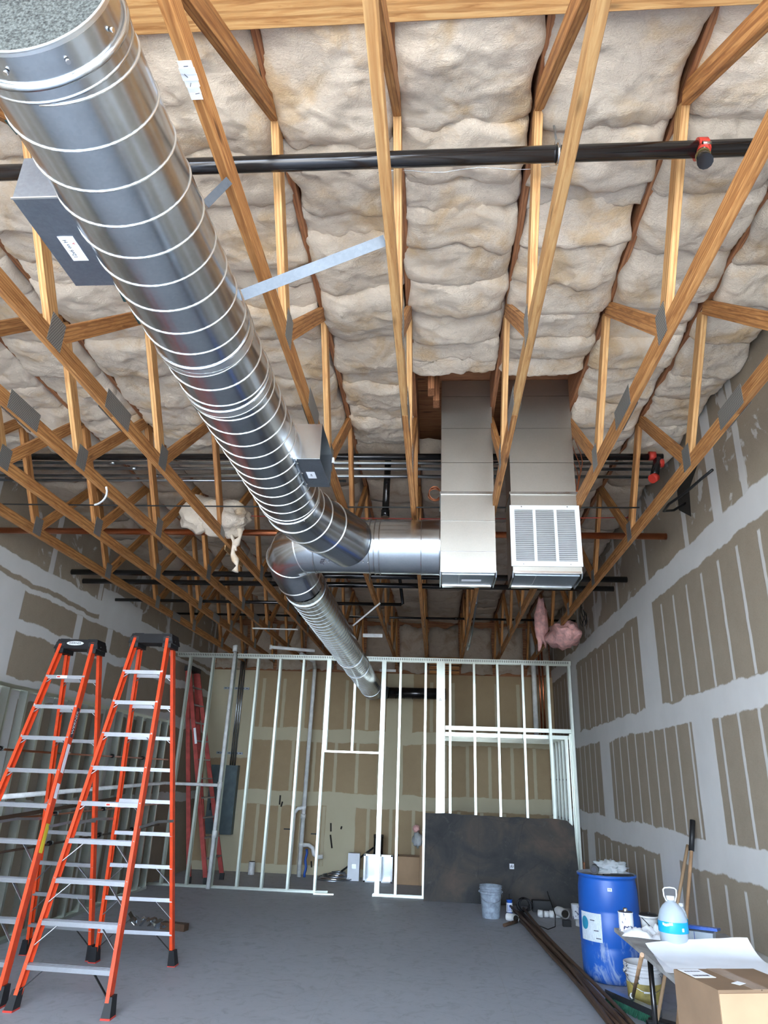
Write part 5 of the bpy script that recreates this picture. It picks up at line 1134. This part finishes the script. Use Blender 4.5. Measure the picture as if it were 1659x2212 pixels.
t = thing('cardboard_box', 'plain brown carton on the floor at the back right of the duct boxes', 'box', (-0.50, 13.05, 0)); MB().box((-0.485, 13.05, 0.21), (0.42, 0.35, 0.42)).build('carton', 'card', t); MB().box((-0.485, 13.05, 0.423), (0.42, 0.05, 0.002)).build('tape', 'pole', t)
t = thing('cardboard_box', 'taller brown carton with black scrawl beside the dark sheet at the back', 'box', (-0.12, 13.0, 0)); MB().box((-0.10, 13.0, 0.33), (0.34, 0.34, 0.66)).build('carton', 'card', t)
MB().box((-0.13, 12.83, 0.72), (0.22, 0.006, 0.14), Matrix.Rotation(-0.2, 3, 'X')).build('flap', 'card_dark', t)
mb = MB(); mb.tube([(-0.185+0.03*math.sin(i*0.9), 12.825, 0.30+0.028*i) for i in range(9)], 0.005, 5); mb.build('scrawl', 'ink', t)
MB().box((-0.20, 12.825, 0.56), (0.05, 0.004, 0.12)).build('sticker', 'paper', t)
o = blob((0, 0, 0), (0.075, 0.07, 0.12), 41, 0.6, 3, 3).build('plastic_bag', 'clear', None); o.location = (-0.31, 12.82, 0.70); tag(o, 'clear bag hanging over the tall carton at the back', 'bag')
o = blob((0, 0, 0), (0.055, 0.05, 0.06), 43, 0.6, 3, 3).build('red_bag', 'pink', None); o.location = (-0.33, 12.80, 0.86); tag(o, 'pinkish red bag end above the clear bag on the tall carton', 'bag')
o = blob((0, 0, 0), (0.11, 0.07, 0.10), 44, 0.8, 3, 3).build('dark_bag', 'black', None); o.location = (-0.10, 12.95, 0.80); tag(o, 'dark crumpled bag on top of the tall carton', 'bag')
# shavings and trash seen through the right ladder
t = MB(); rr = random.Random(12)
for i in range(26): 
    c = Vector((-3.20+rr.uniform(-.24, .24), 8.6+rr.uniform(-.12, .12), 0.03+rr.uniform(0, .09))); t.box(c, (rr.uniform(.03, .10), rr.uniform(.02, .06), 0.004), Euler((rr.uniform(-1, 1), rr.uniform(-1, 1), rr.uniform(0, 3))).to_matrix())
o = t.build('scrap_pile', 'galv', None); tag(o, 'small pile of crumpled metal scraps on the floor behind the right orange ladder', 'scrap', kind='stuff')
tag(MB().box((-2.90, 8.62, 0.035), (0.30, 0.10, 0.07), Matrix.Rotation(-0.2, 3, 'Z')).build('dark_offcut', 'rust', None), 'dull flat offcut beside the metal scrap pile', 'offcut')
# white strips lying over the rear chords
for (x0, x1, yy, z_, lb) in ((-2.74, -2.06, 10.0, 3.47, 'white plastic strip under the rear trusses left of the spiral duct'), ):
    tag(MB().beam((x0, yy, z_+0.19), (x1, yy, z_+0.185), 0.05, 0.012).build('white_strip', 'pvc', None), lb, 'strip')
t = thing('white_branch_pipe', 'short white pipe with an open end above the partition left of the duct', 'pipe', (-2.5, 11.3, 3.62)); MB().tube([(-2.78, 11.35, 3.62), (-2.05, 11.5, 3.60)], 0.028, 12).build('pipe_run', 'pvc', t); MB().tube([(-2.79, 11.34, 3.62), (-2.75, 11.35, 3.62)], 0.040, 12).build('pipe_coupling', 'pvc', t)
# loose timber blocks above the back wall, stacked
for i in range(4):
    tag(member('spacer_block', (-0.15, 13.42, 3.56+0.085*i), (0.42, 13.42, 3.56+0.085*i), 0.09, 0.06, 'wood', None), '%s of four timber blocks stacked on the back wall behind the box post' % ['bottom', 'second', 'third', 'top'][i], 'block')
